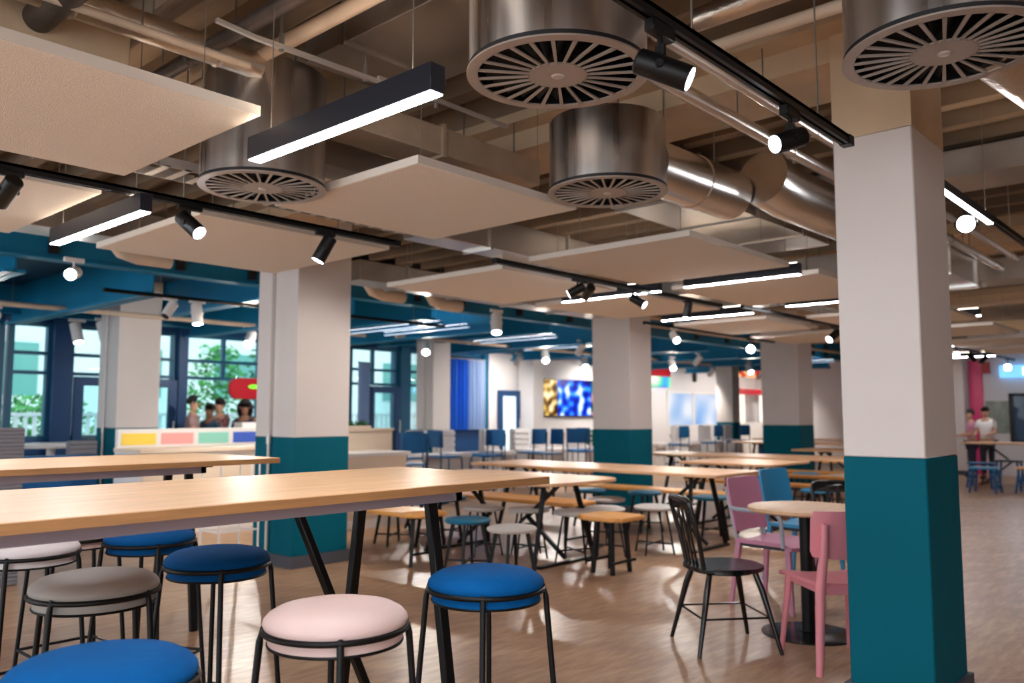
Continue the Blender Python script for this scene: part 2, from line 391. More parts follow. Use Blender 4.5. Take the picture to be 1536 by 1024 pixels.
# ------------------------------------------------------------------ blue zone
BZ = 8.2
g = thing('blue_girder', 'deep blue steel girder facing the room where the blue ceiling begins', 'girder', (1.2, BZ, 2.72))
MB().box(0, .03, 0, 24, .05, .42).build('web', BLUEP, g)
MB().box(0, -.04, 0, 24, .12, .02).box(0, -.04, .42, 24, .12, .44).build('flange', BLUEP, g)
for i in range(22): MB().box(.35+i*1.08+(i % 3)*.13, -.03, .06, .43+i*1.08+(i % 3)*.13, .03, .46).build('stiffener', BLACKM, g)
tag(MB().box(-3.9, BZ+.2, 3.08, 26.9, 12.9, 3.14).build('blue_deck', BLUED), 'dark blue painted ceiling deck above the blue beams by the windows', 'ceiling deck')
nm = 0
for i in range(19):
    x = -1.3+i*1.3
    t = thing('blue_beam', 'blue painted ceiling joist, one of the parallel joists under the blue deck', 'beam', (x, BZ+.35, 2.62 if i % 2 else 2.54), group='blue ceiling joists')
    h = 3.08-(2.62 if i % 2 else 2.54)
    MB().box(-.01, 0, 0, .01, 4.3, h).build('web', BLUEP, t)
    MB().box(-.09, 0, 0, .09, 4.3, .03).build('lower_flange', BLUEP, t)
t = thing('blue_girder', 'blue steel girder running crosswise close above the window heads', 'girder', (-3.5, 12.5, 2.66))
MB().box(0, 0, 0, 30, .02, .4).build('web', BLUEP, t); MB().box(0, -.06, 0, 30, .08, .02).build('flange', BLUEP, t)

# ------------------------------------------------------------------ acoustic panels
def panel(x0, y0, x1, y1, label, z=2.44):
    t = thing('acoustic_panel', label, 'ceiling panel', (x0, y0, z), group='hanging beige acoustic panels')
    W = x1-x0; D = y1-y0
    MB().box(0, 0, 0, W, D, .032).build('panel_board', PANEL, t, bevel=.003, seg=1)
    e = .004; b = MB(); b.box(-e, -e, .002, W+e, 0, .04).box(-e, D, .002, W+e, D+e, .04).box(-e, 0, .002, 0, D, .04).box(W, 0, .002, W+e, D, .04)
    b.build('edge_trim', PANEDGE, t)
    for a in (.15, W-.15):
        for c in (.15, D-.15): MB().tube((a, c, .03), (a, c, CZ-z), .002, n=5).build('suspension_wire', WIRE, t)
panel(.42, 2.80, 1.66, 4.0, 'biggest-looking beige ceiling panel, cut off by the top left edge of the photo')
panel(2.47, 2.80, 3.64, 3.97, 'beige ceiling panel between the round diffusers, centre of the photo, showing all four corners')
panel(.45, 4.42, 1.72, 5.82, 'beige ceiling panel behind the black track spot at the left edge')
panel(2.29, 4.46, 3.67, 5.9, 'beige ceiling panel that covers the top of the column behind the high tables')
panel(4.66, 2.67, 6.16, 4.02, 'beige ceiling panel under the row of steel ducts, in front of the foreground column')
panel(4.75, 4.38, 6.3, 5.78, 'beige ceiling panel left of the linear lamp near the middle column')
panel(6.66, 4.35, 8.2, 5.66, 'beige ceiling panel touching the top of the middle column in view')
panel(6.62, 2.62, 8.15, 3.98, 'beige ceiling panel half hidden behind the foreground column, behind the long linear lamp')
panel(9.35, 4.35, 10.9, 5.6, 'small-looking beige ceiling panel beyond the end of the middle track')
panel(9.65, 2.5, 11.15, 3.98, 'beige ceiling panel just right of the foreground column, nearest of the far ones there')
panel(11.5, 4.3, 13.0, 5.6, 'beige ceiling panel above the column left of the foreground column')
panel(11.9, 2.5, 13.4, 3.9, 'beige ceiling panel right of the foreground column, second of the far ones')
panel(14.2, 2.4, 15.7, 3.8, 'far beige ceiling panel right of the foreground column, third in the line')
panel(16.4, 2.3, 17.9, 3.7, 'farthest beige ceiling panel above the distant stools at the right edge')
panel(14.3, .7, 15.8, 2.0, 'far beige ceiling panel cut by the right edge above the track spots')

# ------------------------------------------------------------------ swirl diffusers
def diffuser(x, y, z, h, label, spokes=26, rot=0, top='hanger'):
    t = thing('swirl_diffuser', label, 'air diffuser', (x, y, z), rz=rot, group='round swirl air diffusers')
    r = .30
    MB().lathe([(r-.012, .012), (r, .012), (r, h), (r*.985, h+.008), (0, h+.01)], n=72).build('drum', DRUM, t)
    MB().lathe([(r+.004, .022), (r+.004, .008), (r-.03, .008)], n=72).build('rubber_seal', BLACKM, t)
    b = MB(); zz = 0; th = .006
    b.lathe([(r-.030, th), (r+.008, th), (r+.008, 0), (r-.030, 0), (r-.030, th)], n=72)
    b.lathe([(0, th), (.100, th), (.100, 0), (0, 0)], n=48)
    for k in range(spokes):
        a = 2*PI*k/spokes; c, s_ = math.cos(a), math.sin(a)
        p = Vector((c*.095, s_*.095, th/2)); q = Vector((c*(r-.026), s_*(r-.026), th/2))
        b.bar(p, q, .009, th, w2=.0135)
    fp = b.build('faceplate', FACE, t)
    MB().lathe([(0, -.006), (.018, -.005), (.022, 0)], n=20).build('centre_cap', STRUTW, fp)
    m = MB()
    for k in range(spokes):
        a = 2*PI*(k+.5)/spokes; c, s_ = math.cos(a), math.sin(a)
        m.bar((c*.11, s_*.11, .03), (c*(r-.05), s_*(r-.05), .03), .003, .045, up=(-s_*.7, c*.7, .7))
    m.lathe([(0, .07), (r-.02, .07), (r-.02, .012)], n=48)
    m.build('air_vanes', INNER, t)
    [MB().tube((q, 0, h), (q, 0, CZ-z), .005, n=6).build('hanger_rod', WIRE, t) for q in (0, .2, -.2)]
    return t
diffuser(2.13, 1.71, 2.44, .27, 'large round steel swirl diffuser at top centre behind the black light track', 24, .1)
diffuser(3.47, 2.46, 2.44, .36, 'round steel swirl diffuser with a duct leaving its right side, above the middle', 28, .3)
diffuser(2.19, 3.64, 2.42, .56, 'tall round swirl diffuser behind the big linear lamp at upper left', 26, .2)
diffuser(2.86, .70, 2.46, .30, 'round swirl diffuser at the top right corner above the foreground column', 26, .5)

# ------------------------------------------------------------------ ducts and pipes
def rduct(pts, r, label, m, name='round_duct', bands=True, group=None, hang=True, n=28, cat='duct'):
    t = thing(name, label, cat, pts[0], group=group); P = [Vector(p)-Vector(pts[0]) for p in pts]
    MB().path(P, r, n).build('duct_shell' if cat == 'duct' else 'pipe_tube', m, t)
    if bands:
        d = (P[-1]-P[0]); L_ = d.length; d.normalize(); k = .45
        while k < L_ and len(P) == 2:
            MB().path([P[0]+d*(k-.012), P[0]+d*(k-.004), P[0]+d*(k+.004), P[0]+d*(k+.012)], r, n, rs=[r, r+.006, r+.006, r]).build('seam_band', m, t); k += .62 if L_ < 4 else 1.6
    if hang:
        for f in (.2, .8):
            c = P[0].lerp(P[-1], f); MB().tube(c+Vector((0, 0, r*.9)), Vector((c.x, c.y, CZ-pts[0][2])), .004, n=5).build('hanger', WIRE, t)
    return t
rduct([(3.74, 2.40, 2.64), (4.62, 2.36, 2.64)], .15, 'shiny round steel duct leaving the side of the middle swirl diffuser', GALVX)
rduct([(4.64, 2.16, 2.72), (4.9, 2.14, 2.68), (6.7, 2.10, 2.68)], .165, 'shiny round steel elbow duct running behind the top of the foreground column', GALVX)
rduct([(2.4, 1.90, 2.78), (9.5, 1.90, 2.78)], .036, 'bright steel pipe running toward the foreground column, lower of the pair', GALVX, 'steel_pipe', cat='pipe')
rduct([(2.4, 1.76, 2.86), (9.5, 1.76, 2.86)], .03, 'bright steel pipe running toward the foreground column, upper of the pair', GALVX, 'steel_pipe', cat='pipe')
rduct([(-.5, 3.42, 2.93), (2.02, 3.42, 2.93)], .062, 'foil wrapped round duct crossing the top left corner above the biggest panel', FOIL, n=20)
rduct([(-.5, 3.30, 2.86), (1.9, 3.30, 2.86)], .018, 'thin beige pipe under the foil duct at top left', PIPEB, 'pipe', bands=False, cat='pipe')
rduct([(1.13, 7.4, 2.90), (1.13, -1, 2.90)], .06, 'thick dark iron pipe in the top left corner', PIPED, 'iron_pipe', cat='pipe')
rduct([(1.75, 5.6, 2.92), (1.75, -1, 2.92)], .034, 'slim dark iron pipe slanting behind the tall diffuser at upper left', PIPED, 'iron_pipe', cat='pipe')
rduct([(2.02, 4.3, 2.98), (2.02, -1, 2.98)], .035, 'beige pipe beside the wide sheet metal duct at top centre left', PIPEB, 'pipe', cat='pipe')
rduct([(3.15, 1.75, 3.02), (3.15, -1.5, 3.02)], .05, 'beige lagged pipe at the top, right of the black track', FOIL, cat='pipe', name='pipe')
rduct([(3.32, 1.8, 2.96), (3.32, -1.5, 2.96)], .028, 'thin beige pipe beside the lagged pipe at the top right', PIPEB, 'pipe', cat='pipe', bands=False)
rduct([(1.95, 1.72, 2.80), (1.2, 1.75, 2.86), (.4, 1.8, 2.9)], .10, 'crumpled foil duct feeding the large diffuser at top centre', FOIL, 'foil_duct', bands=False)
fl = rduct([(3.12, .62, 2.60), (3.5, .5, 2.52), (4.0, .36, 2.50), (5.2, .2, 2.62)], .135, 'crumpled shiny foil flexible duct sagging right of the top right diffuser', FOIL, 'foil_duct', bands=False)

def bduct(x0, y0, z0, x1, y1, z1, label, m=GALVD, fl=None, name='rectangular_duct', hang=True):
    t = thing(name, label, 'duct', (x0, y0, z0)); W, D, H = x1-x0, y1-y0, z1-z0
    MB().box(0, 0, 0, W, D, H).build('duct_shell', m, t, bevel=.004, seg=1)
    ax = 0 if W > D else 1; L_ = max(W, D); k = .6; e = .016
    while k < L_:
        b = MB()
        if ax == 0: b.box(k-.012, -e, -e, k+.012, D+e, H+e)
        else: b.box(-e, k-.012, -e, W+e, k+.012, H+e)
        b.build('joint_flange', m, t)
        k += .9
    if hang:
        for f in (.15, .85):
            px, py = (W*f, .03) if ax == 0 else (.03, D*f)
            MB().tube((px, py, H), (px, py, CZ-z0), .005, n=5).build('hanger_rod', WIRE, t)
    return t
bduct(2.20, -1.2, 2.98, 2.80, 3.32, 3.18, 'wide sheet metal duct running up to the top edge behind the big linear lamp')
bduct(2.55, 3.36, 2.76, 4.0, 3.62, 2.92, 'beige boxed duct crossing behind the linear lamp, above the central panel', mat('beige duct wrap', (190, 168, 146), .7, var=.08))
bduct(2.55, 3.72, 2.66, 3.9, 3.95, 2.80, 'narrow metal duct under the beige boxed duct')
bduct(3.7, 4.08, 2.50, 5.7, 4.34, 2.72, 'glossy grey duct running between the rows of panels below the middle diffuser', GALVX)
bduct(.2, 3.6, 2.72, 1.5, 3.95, 3.0, 'beige triangular-ended duct box above the biggest panel', CONC)
bduct(4.6, 2.9, 2.86, 7.6, 3.6, 3.14, 'broad flat duct above the panel in front of the foreground column')
bduct(6.3, .45, 2.66, 9.2, .85, 2.9, 'grey duct ahead of the rounded one right of the foreground column')
bduct(7.2, 1.95, 2.52, 8.9, 2.35, 2.78, 'rectangular duct with a rounded end just right of the foreground column', GALVX)
bduct(1.3, 6.4, 2.64, 4.0, 6.75, 2.86, 'grey duct behind the linear lamp at the left, ahead of the blue girder')
bduct(5.0, 6.5, 2.62, 9.2, 6.85, 2.82, 'long grey duct ahead of the blue girder, centre')
bduct(6.2, -1.5, 2.93, 6.7, 2.84, 3.12, 'cross duct above the long linear lamp near the foreground column')
bduct(10.2, -1.5, 2.76, 10.7, 6.0, 3.0, 'distant cross duct right of the foreground column')
bduct(8.5, 2.9, 2.7, 9.2, 6.0, 2.95, 'duct with flanges behind the track by the middle column')
for (x0, y, x1, z, r, l) in [(-.5, 7.6, 9.0, 2.84, .026, 'beige pipe running just in front of the blue girder'), (1.2, 7.2, 12.0, 2.86, .04, 'thicker beige pipe ahead of the blue girder'),
        (2.0, 10.9, 8.5, 2.60, .032, 'beige pipe under the blue joists at the left'), (8.9, 10.6, 20.0, 2.60, .032, 'beige pipe under the blue joists behind the middle column'),
        (9.9, 7.6, 21.0, 2.80, .03, 'beige pipe under the blue girder right of the middle column'), (11.0, 1.0, 20.0, 2.62, .05, 'grey pipe high at the right edge over the distant stools')]:
    rduct([(x0, y, z), (x1, y, z)], r, l, PIPEB, 'pipe', cat='pipe')
# flexible white-beige duct pieces hanging under the ceiling in the middle distance
for (x, y, z, l) in [(2.9, 7.15, 2.66, 'short beige elbow of duct left of the column behind the high tables'), (5.6, 7.15, 2.62, 'beige curved duct hood under the panel left of centre'), (6.5, 7.15, 2.60, 'second beige curved duct hood, nearer the middle column')]:
    rduct([(x, y, z+.32), (x, y, z+.12), (x+.08, y, z+.03), (x+.22, y, z), (x+.5, y, z)], .07, l, PIPEB, 'elbow_duct', bands=False, hang=False)

# zinc strut and cable trays
t = thing('strut_channel', 'pale zinc strut channel with a bend hanging left of the big linear lamp', 'ceiling strut', (1.60, 3.04, 2.88))
MB().bar((0, 0, .0), (.18, 0, -.012), .018, .018).bar((.175, 0, -.012), (.95, -.02, -.012), .018, .020).bar((.80, -.03, .0), (1.7, -.03, .0), .018, .018).build('channel', STRUTW, t)
for k in (.3, .75, 1.2): MB().tube((k, 0, 0), (k, 0, CZ-2.86), .004, n=6).tube((k, 0, -.03), (k, 0, .05), .012, n=8).build('threaded_rod', WIRE, t)
def tray(x0, y, x1, z, label, w=.22):
    t = thing('cable_tray', label, 'cable tray', (x0, y, z)); L_ = x1-x0; b = MB()
    b.box(0, 0, 0, L_, .006, .05).box(0, w, 0, L_, w+.006, .05)
    k = .05
    while k < L_: b.box(k, 0, 0, k+.035, w, .006); k += .11
    b.build('tray_ladder', STRUTW, t)
    [MB().tube((q, 0, 0), (q, 0, CZ-z), .004, n=5).build('hanger_rod', WIRE, t) for q in (.3, L_-.3)]
tray(.4, 4.05, 2.15, 2.55, 'slatted metal cable tray beside the track at the left')
tray(2.3, 4.06, 3.66, 2.52, 'slatted metal cable tray above the panel over the column')
tray(5.9, 4.08, 9.0, 2.60, 'slatted metal cable tray along the middle light track')
tray(9.5, 4.06, 15.0, 2.62, 'distant slatted cable tray beyond the middle column')
# ------------------------------------------------------------------ linear lamps, tracks and spots
FILL_SPOTS = []  # spotlights added to brighten the far walls and tables
def linear(x, y0, y1, z, label, w=.062, h=.095, m=LIT, body=FIXB, name='linear_lamp', ceil=CZ-.001):
    t = thing(name, label, 'lamp', (x, y0, z)); L_ = y1-y0
    MB().box(-w/2, 0, .004, w/2, L_, h).build('lamp_body', body, t, bevel=.002, seg=1)
    MB().box(-w/2+.005, .006, 0, w/2-.005, L_-.006, .006).build('light_diffuser', m, t)
    MB().box(-w/2+.008, .02, h-.002, w/2-.008, L_-.02, h+.003).build('added_uplight', UPL if m is LIT else UPB, t)
    [MB().tube((0, q, h), (0, q, ceil-z), .0022, n=5).build('suspension_wire', WIRE, t) for q in (.12, L_-.12)]
    return t
linear(1.72, 1.86, 2.93, 2.30, 'big black linear lamp glowing white, hanging at upper centre left')
linear(1.80, 4.06, 5.26, 2.30, 'black linear lamp glowing white at the left, behind the first light track')
linear(6.40, 2.68, 3.72, 2.41, 'long black linear lamp under the panels just left of the foreground column')
linear(6.45, 4.00, 5.12, 2.41, 'black linear lamp half behind two small track spots, near the middle column')
linear(8.9, 4.3, 5.5, 2.46, 'dim black linear lamp beyond the end of the middle track')
linear(8.9, 2.7, 3.9, 2.50, 'short black linear lamp seen just left of the foreground column')
linear(11.3, 2.5, 3.8, 2.50, 'black linear lamp between the far panels right of the foreground column')
ll = linear(4.55, 1.12, 2.45, 2.50, 'slim linear lamp below the track leaving the right side of the foreground column', w=.04, h=.05); ll.location = (4.55, 1.22, 2.50); ll.rotation_euler = (0, 0, R(-90))
for (x, y0, y1, l) in [(4.06, 9.1, 10.5, 'pale strip light under the blue joists above the column nearest the windows'), (8.2, 8.75, 10.9, 'long pale strip light under the blue joists right of the high table column'),
        (8.75, 8.75, 10.7, 'second pale strip light close beside the long one under the blue joists'), (10.9, 8.8, 10.9, 'pale strip light under the blue joists left of the middle column'),
        (12.7, 9.2, 11.1, 'pale strip light under the blue joists above the wall screen'), (17.5, 9.2, 11.4, 'far pale strip light above the serving hatch'), (20.5, 7.8, 9.8, 'farthest pale strip light left of the foreground column')]:
    linear(x, y0, y1, 2.60, l, w=.07, h=.05, m=LITB, body=BLUEP, ceil=2.9, name='strip_light')
for (x, y, l) in [(15.5, 3.0, 'added far linear lamp over the tables right of the foreground column'), (18.6, 1.2, 'added far linear lamp near the kiosk wall at the right edge'), (18.6, 3.9, 'farthest added linear lamp above the stools at the right edge'), (13.4, .6, 'added linear lamp high at the right edge over the empty floor')]:
    linear(x, y, y+1.1, 2.46, l)  # lamps added to raise the brightness at the far right
for (x, y, l) in [(17.2, 11.6, 'added white fill spotlight before the wall screen'), (20.6, 11.2, 'added white fill spotlight before the menu sign'), (23.2, 11.0, 'added white fill spotlight before the serving hatch'), (25.4, 10.6, 'added white fill spotlight before the red trimmed counter'),
        (6.9, 10.2, 'added white fill spotlight behind the high table column'), (13.2, 11.7, 'added white fill spotlight before the glazed door'), (11.7, 8.9, 'added white fill spotlight over the distant blue chairs'), (15.8, 8.9, 'added white fill spotlight over the chairs right of the middle column'), (5.0, 7.6, 'added white fill spotlight over the white service counter')]:
    FILL_SPOTS.append((x, y, l))
# unseen lamps added behind the viewer to give enough soft light
for x in (-2.0, .2): 
    for y in (-4.6, -2.4, -.4): tag(linear(x, y, y+1.2, 2.40, 'x'), 'black linear lamp added in the unseen part of the hall for soft light', 'lamp', 'unseen lamps added for soft light')
for (x, y) in [(-1.8, 2.2), (-1.8, 4.6), (-1.8, 7.0), (.2, 6.2), (.2, .6)]:
    tag(linear(x, y, y+1.2, 2.40, 'x'), 'black linear lamp added in the unseen part of the hall for soft light', 'lamp', 'unseen lamps added for soft light')

def track(x0, x1, y, z, label, rods=2):
    t = thing('light_track', label, 'light track', (x0, y, z)); L_ = x1-x0
    MB().box(0, -.019, 0, L_, -.006, .036).box(0, .006, 0, L_, .019, .036).box(0, -.019, .022, L_, .019, .036).box(-.02, -.022, -.002, .03, .022, .038).box(L_-.03, -.022, -.002, L_+.02, .022, .038).build('rail', BLACK, t)
    for k in range(rods):
        f = .12+.76*k/max(1, rods-1); MB().tube((L_*f, 0, .03), (L_*f, 0, CZ-z), .0035, n=6).build('hanger_rod', WIRE, t)
track(.9, 3.40, 1.21, 2.40, 'black light track slanting from the top centre to the foreground column', 3)
track(-.4, 3.5, 4.17, 2.40, 'black light track crossing the left of the photo with three spots', 4)
track(4.38, 7.75, 4.10, 2.40, 'black light track in the middle distance with four small spots', 3)
track(8.1, 13.5, 4.02, 2.42, 'black light track beyond the middle one, passing behind the foreground column', 4)
track(8.9, 12.6, 5.75, 2.44, 'black light track in front of the blue girder right of the middle column', 3)
track(4.5, 9.2, 1.30, 2.60, 'dark light track leaving the right side of the foreground column', 3)
track(14.5, 20.5, 3.95, 2.46, 'far black light track at the right edge with small spots', 3)
track(3.4, 8.0, 8.5, 2.52, 'light track under the blue joists left of the high table column', 3)

def spot(x, y, z, aim, label, col=BLACK, lens=SPOTL, r=.038, L_=.15, light=True, energy=16, name='track_spotlight', big=1.0, drop=0, cone=70):
    # z = height of the track underside; the head hangs below on a short yoke
    t = thing(name, label, 'spotlight', (x, y, z)); d = Vector(aim).normalized(); r *= big; L_ *= big
    c = Vector((0, 0, -.085*big-drop))
    MB().box(-.06*big, -.016, -.022, .06*big, .016, .016).build('track_adapter', col, t, bevel=.003, seg=1)
    MB().tube((0, 0, -.02), (0, 0, -.05*big-drop), .008).bar((0, 0, -.045*big), c, .012, .03).build('yoke', col, t)
    a = c-d*L_*.45; b = c+d*L_*.55
    hd = MB().path([a, a+d*.006, b-d*.003, b], r, 28, caps=True, rs=[r*.86, r, r, r*.96]).build('lamp_head', col, t)
    e = d.orthogonal().normalized()
    MB().path([b-d*.004, b+d*.0015], r*.86, 24).build('lens', lens, hd)
    for s_ in (-1, 1): MB().tube(c+d.cross(Vector((0, 0, 1))).normalized()*s_*r*.9, c+d.cross(Vector((0, 0, 1))).normalized()*s_*(r+.008), .012*big, n=14).build('pivot_screw', col, hd)
    if light:
        ld = bpy.data.lights.new('spot_beam', 'SPOT'); ld.energy = energy; ld.spot_size = R(cone); ld.spot_blend = .6; ld.shadow_soft_size = .03; ld.color = (1, .93, .84)
        lo = bpy.data.objects.new('spot_beam', ld); COL.objects.link(lo); lo.parent = t; lo.location = b+d*.01
        lo.rotation_euler = d.to_track_quat('-Z', 'Y').to_euler()
    return t
VW = Vector((-.743, -.669, 0)); RT = Vector((.669, -.743, 0))
spot(1.97, 1.21, 2.385, tuple(RT*.85+VW*.22+Vector((0, 0, -.42))), 'black cylinder spotlight below the large top centre diffuser, aimed right', big=.98, L_=.165, drop=.03)
spot(2.84, 1.21, 2.385, tuple(RT*-.8+VW*.30+Vector((0, 0, -.30))), 'black cylinder spotlight with a lit lens, near the foreground column and aimed left', big=.95, L_=.14, drop=.02)
spot(1.22, 4.17, 2.40, tuple(RT*-.75+VW*-.45+Vector((0, 0, -.6))), 'black spotlight at the far left of the left track, lens turned away', big=1.05, lens=BLACKM, light=False)
spot(2.08, 4.17, 2.40, tuple(RT*.7+VW*.3+Vector((0, 0, -.6))), 'black spotlight in the middle of the left track, lit lens facing down right', big=1.1)
spot(2.94, 4.17, 2.40, tuple(RT*-.45+VW*.1+Vector((0, 0, -.9))), 'black spotlight at the right end of the left track, above the column', big=1.1)
spot(5.35, 4.10, 2.40, (-.75, 1.2, -.75), 'small black spotlight on the middle track, left one of a close pair', energy=90)
spot(5.50, 4.10, 2.40, (.9, 1.6, -.9), 'small black spotlight on the middle track, right one of a close pair')
spot(6.22, 4.10, 2.40, (.2, -.75, -.5), 'small black spotlight on the middle track with a bright round lens')
spot(7.1, 4.10, 2.40, (-.1, .1, -.8), 'small black spotlight at the right end of the middle track')
spot(10.6, 4.02, 2.42, (-.7, .3, -.5), 'small black spotlight just left of the foreground column, on the farther track', big=1.3)
spot(5.62, 1.30, 2.60, (-.955, -.22, -.22), 'glaring white spotlight right of the foreground column', lens=GLARE, big=1.5, energy=10)
spot(11.8, 5.75, 2.44, (-.88, -.44, -.09), 'glaring white spotlight between the middle column and the next one', lens=GLARE, big=1.7, energy=15)
spot(9.6, 5.75, 2.44, (-.5, -.6, -.5), 'lit white spotlight right of the middle column', big=1.3, col=WHITEL)
spot(16.0, 3.95, 2.46, (-.95, -.24, -.07), 'small glaring spotlight at the right flank of the foreground column', lens=GLARE, big=1.3, light=False)
spot(17.0, 3.95, 2.46, (.3, -.5, -.6), 'small black spotlight on the far right track, left of two', big=1.2, light=False, lens=BLACKM)
spot(17.9, 3.95, 2.46, (-.5, .5, -.6), 'small black spotlight on the far right track, right of two', big=1.2, light=False, lens=BLACKM)
spot(19.9, 3.95, 2.46, (-.97, -.19, -.06), 'round glaring spotlight at the right edge above the distant stools', lens=GLARE, big=2.0, light=False)
spot(2.6, 7.15, 2.56, (-.5, -.8, -.25), 'glaring white spotlight in front of the blue girder at the left', col=WHITEL, lens=GLARE, big=1.3)
spot(4.06, 8.5, 2.52, (-.5, -.2, -.7), 'white spotlight on the track left of the high table column, dark lens', col=WHITEL, lens=BLACKM, light=False, big=1.3)
spot(4.36, 8.5, 2.52, (.0, -.2, -.9), 'white spotlight on the track left of the high table column, lens lit', col=WHITEL, big=1.5)
spot(7.7, 7.2, 2.62, (-.3, -.3, -.85), 'white bell shaped spotlight under the panel left of the middle column', col=WHITEL, big=1.8)
spot(4.55, 12.3, 2.62, (.1, -.3, -.9), 'white spotlight left of the column nearest the windows, left of two', col=WHITEL, big=1.9, light=False)
spot(4.75, 11.9, 2.62, (.1, -.3, -.9), 'white spotlight left of the column nearest the windows, right of two', col=WHITEL, big=1.9, light=False)
for (x, y, l) in [(14.6, 11.0, 'lit white spotlight in the blue zone above the wall screen'), (12.4, 10.3, 'white spotlight in the blue zone left of the wall screen'), (16.4, 9.9, 'lit white spotlight right beside the middle column, far off'), (19.2, 9.4, 'lit white spotlight above the serving hatch'),
        (9.4, 10.4, 'white spotlight under the pipes between the two middle columns'), (15.2, 6.6, 'tiny lit spotlight right of the column left of the foreground column'), (3.2, 11.3, 'white spotlight at the left edge below the blue joists'), (6.6, 11.2, 'white spotlight between the window column and the high table column')]:
    spot(x, y, 2.60, (-.5, -.5, -.6) if y > 8 else (-.6, -.3, -.5), l, col=WHITEL, big=1.9, light=True, energy=110, cone=150)

for x, y, l in FILL_SPOTS: spot(x, y, 2.60, (.1, .6, -.6), l, col=WHITEL, lens=SPOTL, big=1.6, energy=150, cone=140)

# ------------------------------------------------------------------ bar stools
def bar_stool(name, label, fab, loc, rz=0, z=.775, foot=True, group='padded round bar stools at the high tables'):
    t = thing(name, label, 'stool', loc, rz, group)
    r = .198
    MB().lathe([(0, z+.004), (.08, z+.003), (.13, z-.001), (.165, z-.009), (.186, z-.021), (.197, z-.034), (r+.001, z-.044), (.194, z-.054), (0, z-.054)], n=56).build('cushion', fab, t)
    MB().lathe([(0, z-.05), (.184, z-.05), (.184, z-.098), (0, z-.098)], n=56).build('seat_base', fab, t)
    MB().ring((0, 0, z-.060), .197, .0085, 56, 10).ring((0, 0, z-.098), .184, .0045, 56, 6).build('seat_ring', BLACK, t)
    ft = []
    for k in range(4):
        a = R(45+90*k); c, s_ = math.cos(a), math.sin(a)
        p = (c*.198, s_*.198, z-.056); q = (c*.262, s_*.262, .012)
        MB().path([(c*.190, s_*.190, z-.066), p, (c*.204, s_*.204, z-.09), q], .0098, 12).build('leg', BLACK, t)
        MB().tube((c*.262, s_*.262, .014), (c*.263, s_*.263, 0), .013, n=12).build('rubber_foot', BLACKM, t.children[-1])
        f = .745; ft.append(Vector((c*(.198+.064*f), s_*(.198+.064*f), (z-.056)*(1-f)+.012*f)))
    if foot:
        b = MB()
        for k in range(4): b.tube(ft[k], ft[(k+1) % 4], .007, n=8)
        b.build('footrest', BLACK, t)
    return t
S0 = bar_stool('bar_stool', 'pale pink padded bar stool in the front, centre of the photo', SPINK, (1.443, 1.959, 0), R(12))
def stool(x, y, rz, fab, label):
    return dup(S0, (x, y, 0), R(rz), label, mats={'pale pink vinyl': fab})
stool(2.10, 2.01, -4, SBLUE, 'bright blue padded bar stool right of the pink one')
stool(1.71, 3.10, 20, SBLUE2, 'blue padded bar stool under the near table, left of the column')
stool(1.18, 2.93, -15, SGREY, 'warm grey padded bar stool behind the big blue one at lower left')
stool(.80, 1.93, 8, SBLUE, 'largest-looking blue padded bar stool, cut by the bottom left corner')
stool(1.80, 3.88, 30, SBLUE2, 'blue padded bar stool under the rear high table, mostly below the near table top')
stool(1.30, 3.93, 5, SWHITE, 'off white padded bar stool at the left edge under the near table')
stool(1.62, 4.28, 0, SPINK, 'pink bar stool nearly hidden behind the rear blue stool')

# ------------------------------------------------------------------ high tables
def trestle(b, p, q, w, h): b.bar(p, q, w, h)
def high_table(label, x0, y0, x1, y1, z, woodm, legs, group='long wooden high tables', rail=True, th=.030, r=.012):
    t = thing('high_table', label, 'table', (x0, y0, 0), group=group); W, D = x1-x0, y1-y0
    MB().prism(rrect(0, 0, W, D, r, 3), z-th, z).build('tabletop', woodm, t, bevel=.002, seg=1)
    MB().prism(rrect(-.0012, -.0012, W+.0012, D+.0012, r, 3), z-th+.001, z-.003).build('edge_band', EDGEW, t)
    if rail:
        MB().box(.06, .10, z-th-.042, W-.40, .125, z-th).box(.06, D-.125, z-th-.042, W-.40, D-.10, z-th).box(W-.43, .10, z-th-.042, W-.40, D-.10, z-th).box(.06, .10, z-th-.042, .09, D-.10, z-th).build('steel_rail', RAIL, t)
        MB().box(W-.46, .14, z-th-.014, W-.34, D-.14, z-th-.001).build('leg_plate', BLACKM, t)
    for p, q, w in legs: MB().bar(p, q, w, w*.8).build('leg', BLACK, t, bevel=.004, seg=1)
    return t
zt = 1.02
high_table('nearest long oak high table with a lilac grey rail, across the left half', -1.2, 2.15, 2.62, 3.08, 1.055, WOODX,
    [((3.39, .25, zt), (3.39, .085, 0), .044), ((3.39, .655, zt), (3.39, .80, 0), .044), ((2.92, .47, zt), (3.385, .47, .03), .036), ((.5, .12, zt-.02), (.42, .02, 0), .042), ((.5, .8, zt-.02), (.42, .9, 0), .042)])
high_table('second long oak high table behind the near one, reaching almost to the column', -1.2, 4.22, 2.70, 5.24, 1.055, WOODX,
    [((3.75, .80, zt), (3.75, .66, 0), .046), ((3.72, 1.0-.02, zt), (3.70, 1.10, 0), .046), ((.5, .12, zt-.02), (.42, .02, 0), .042), ((.5, .85, zt-.02), (.42, .95, 0), .042)])

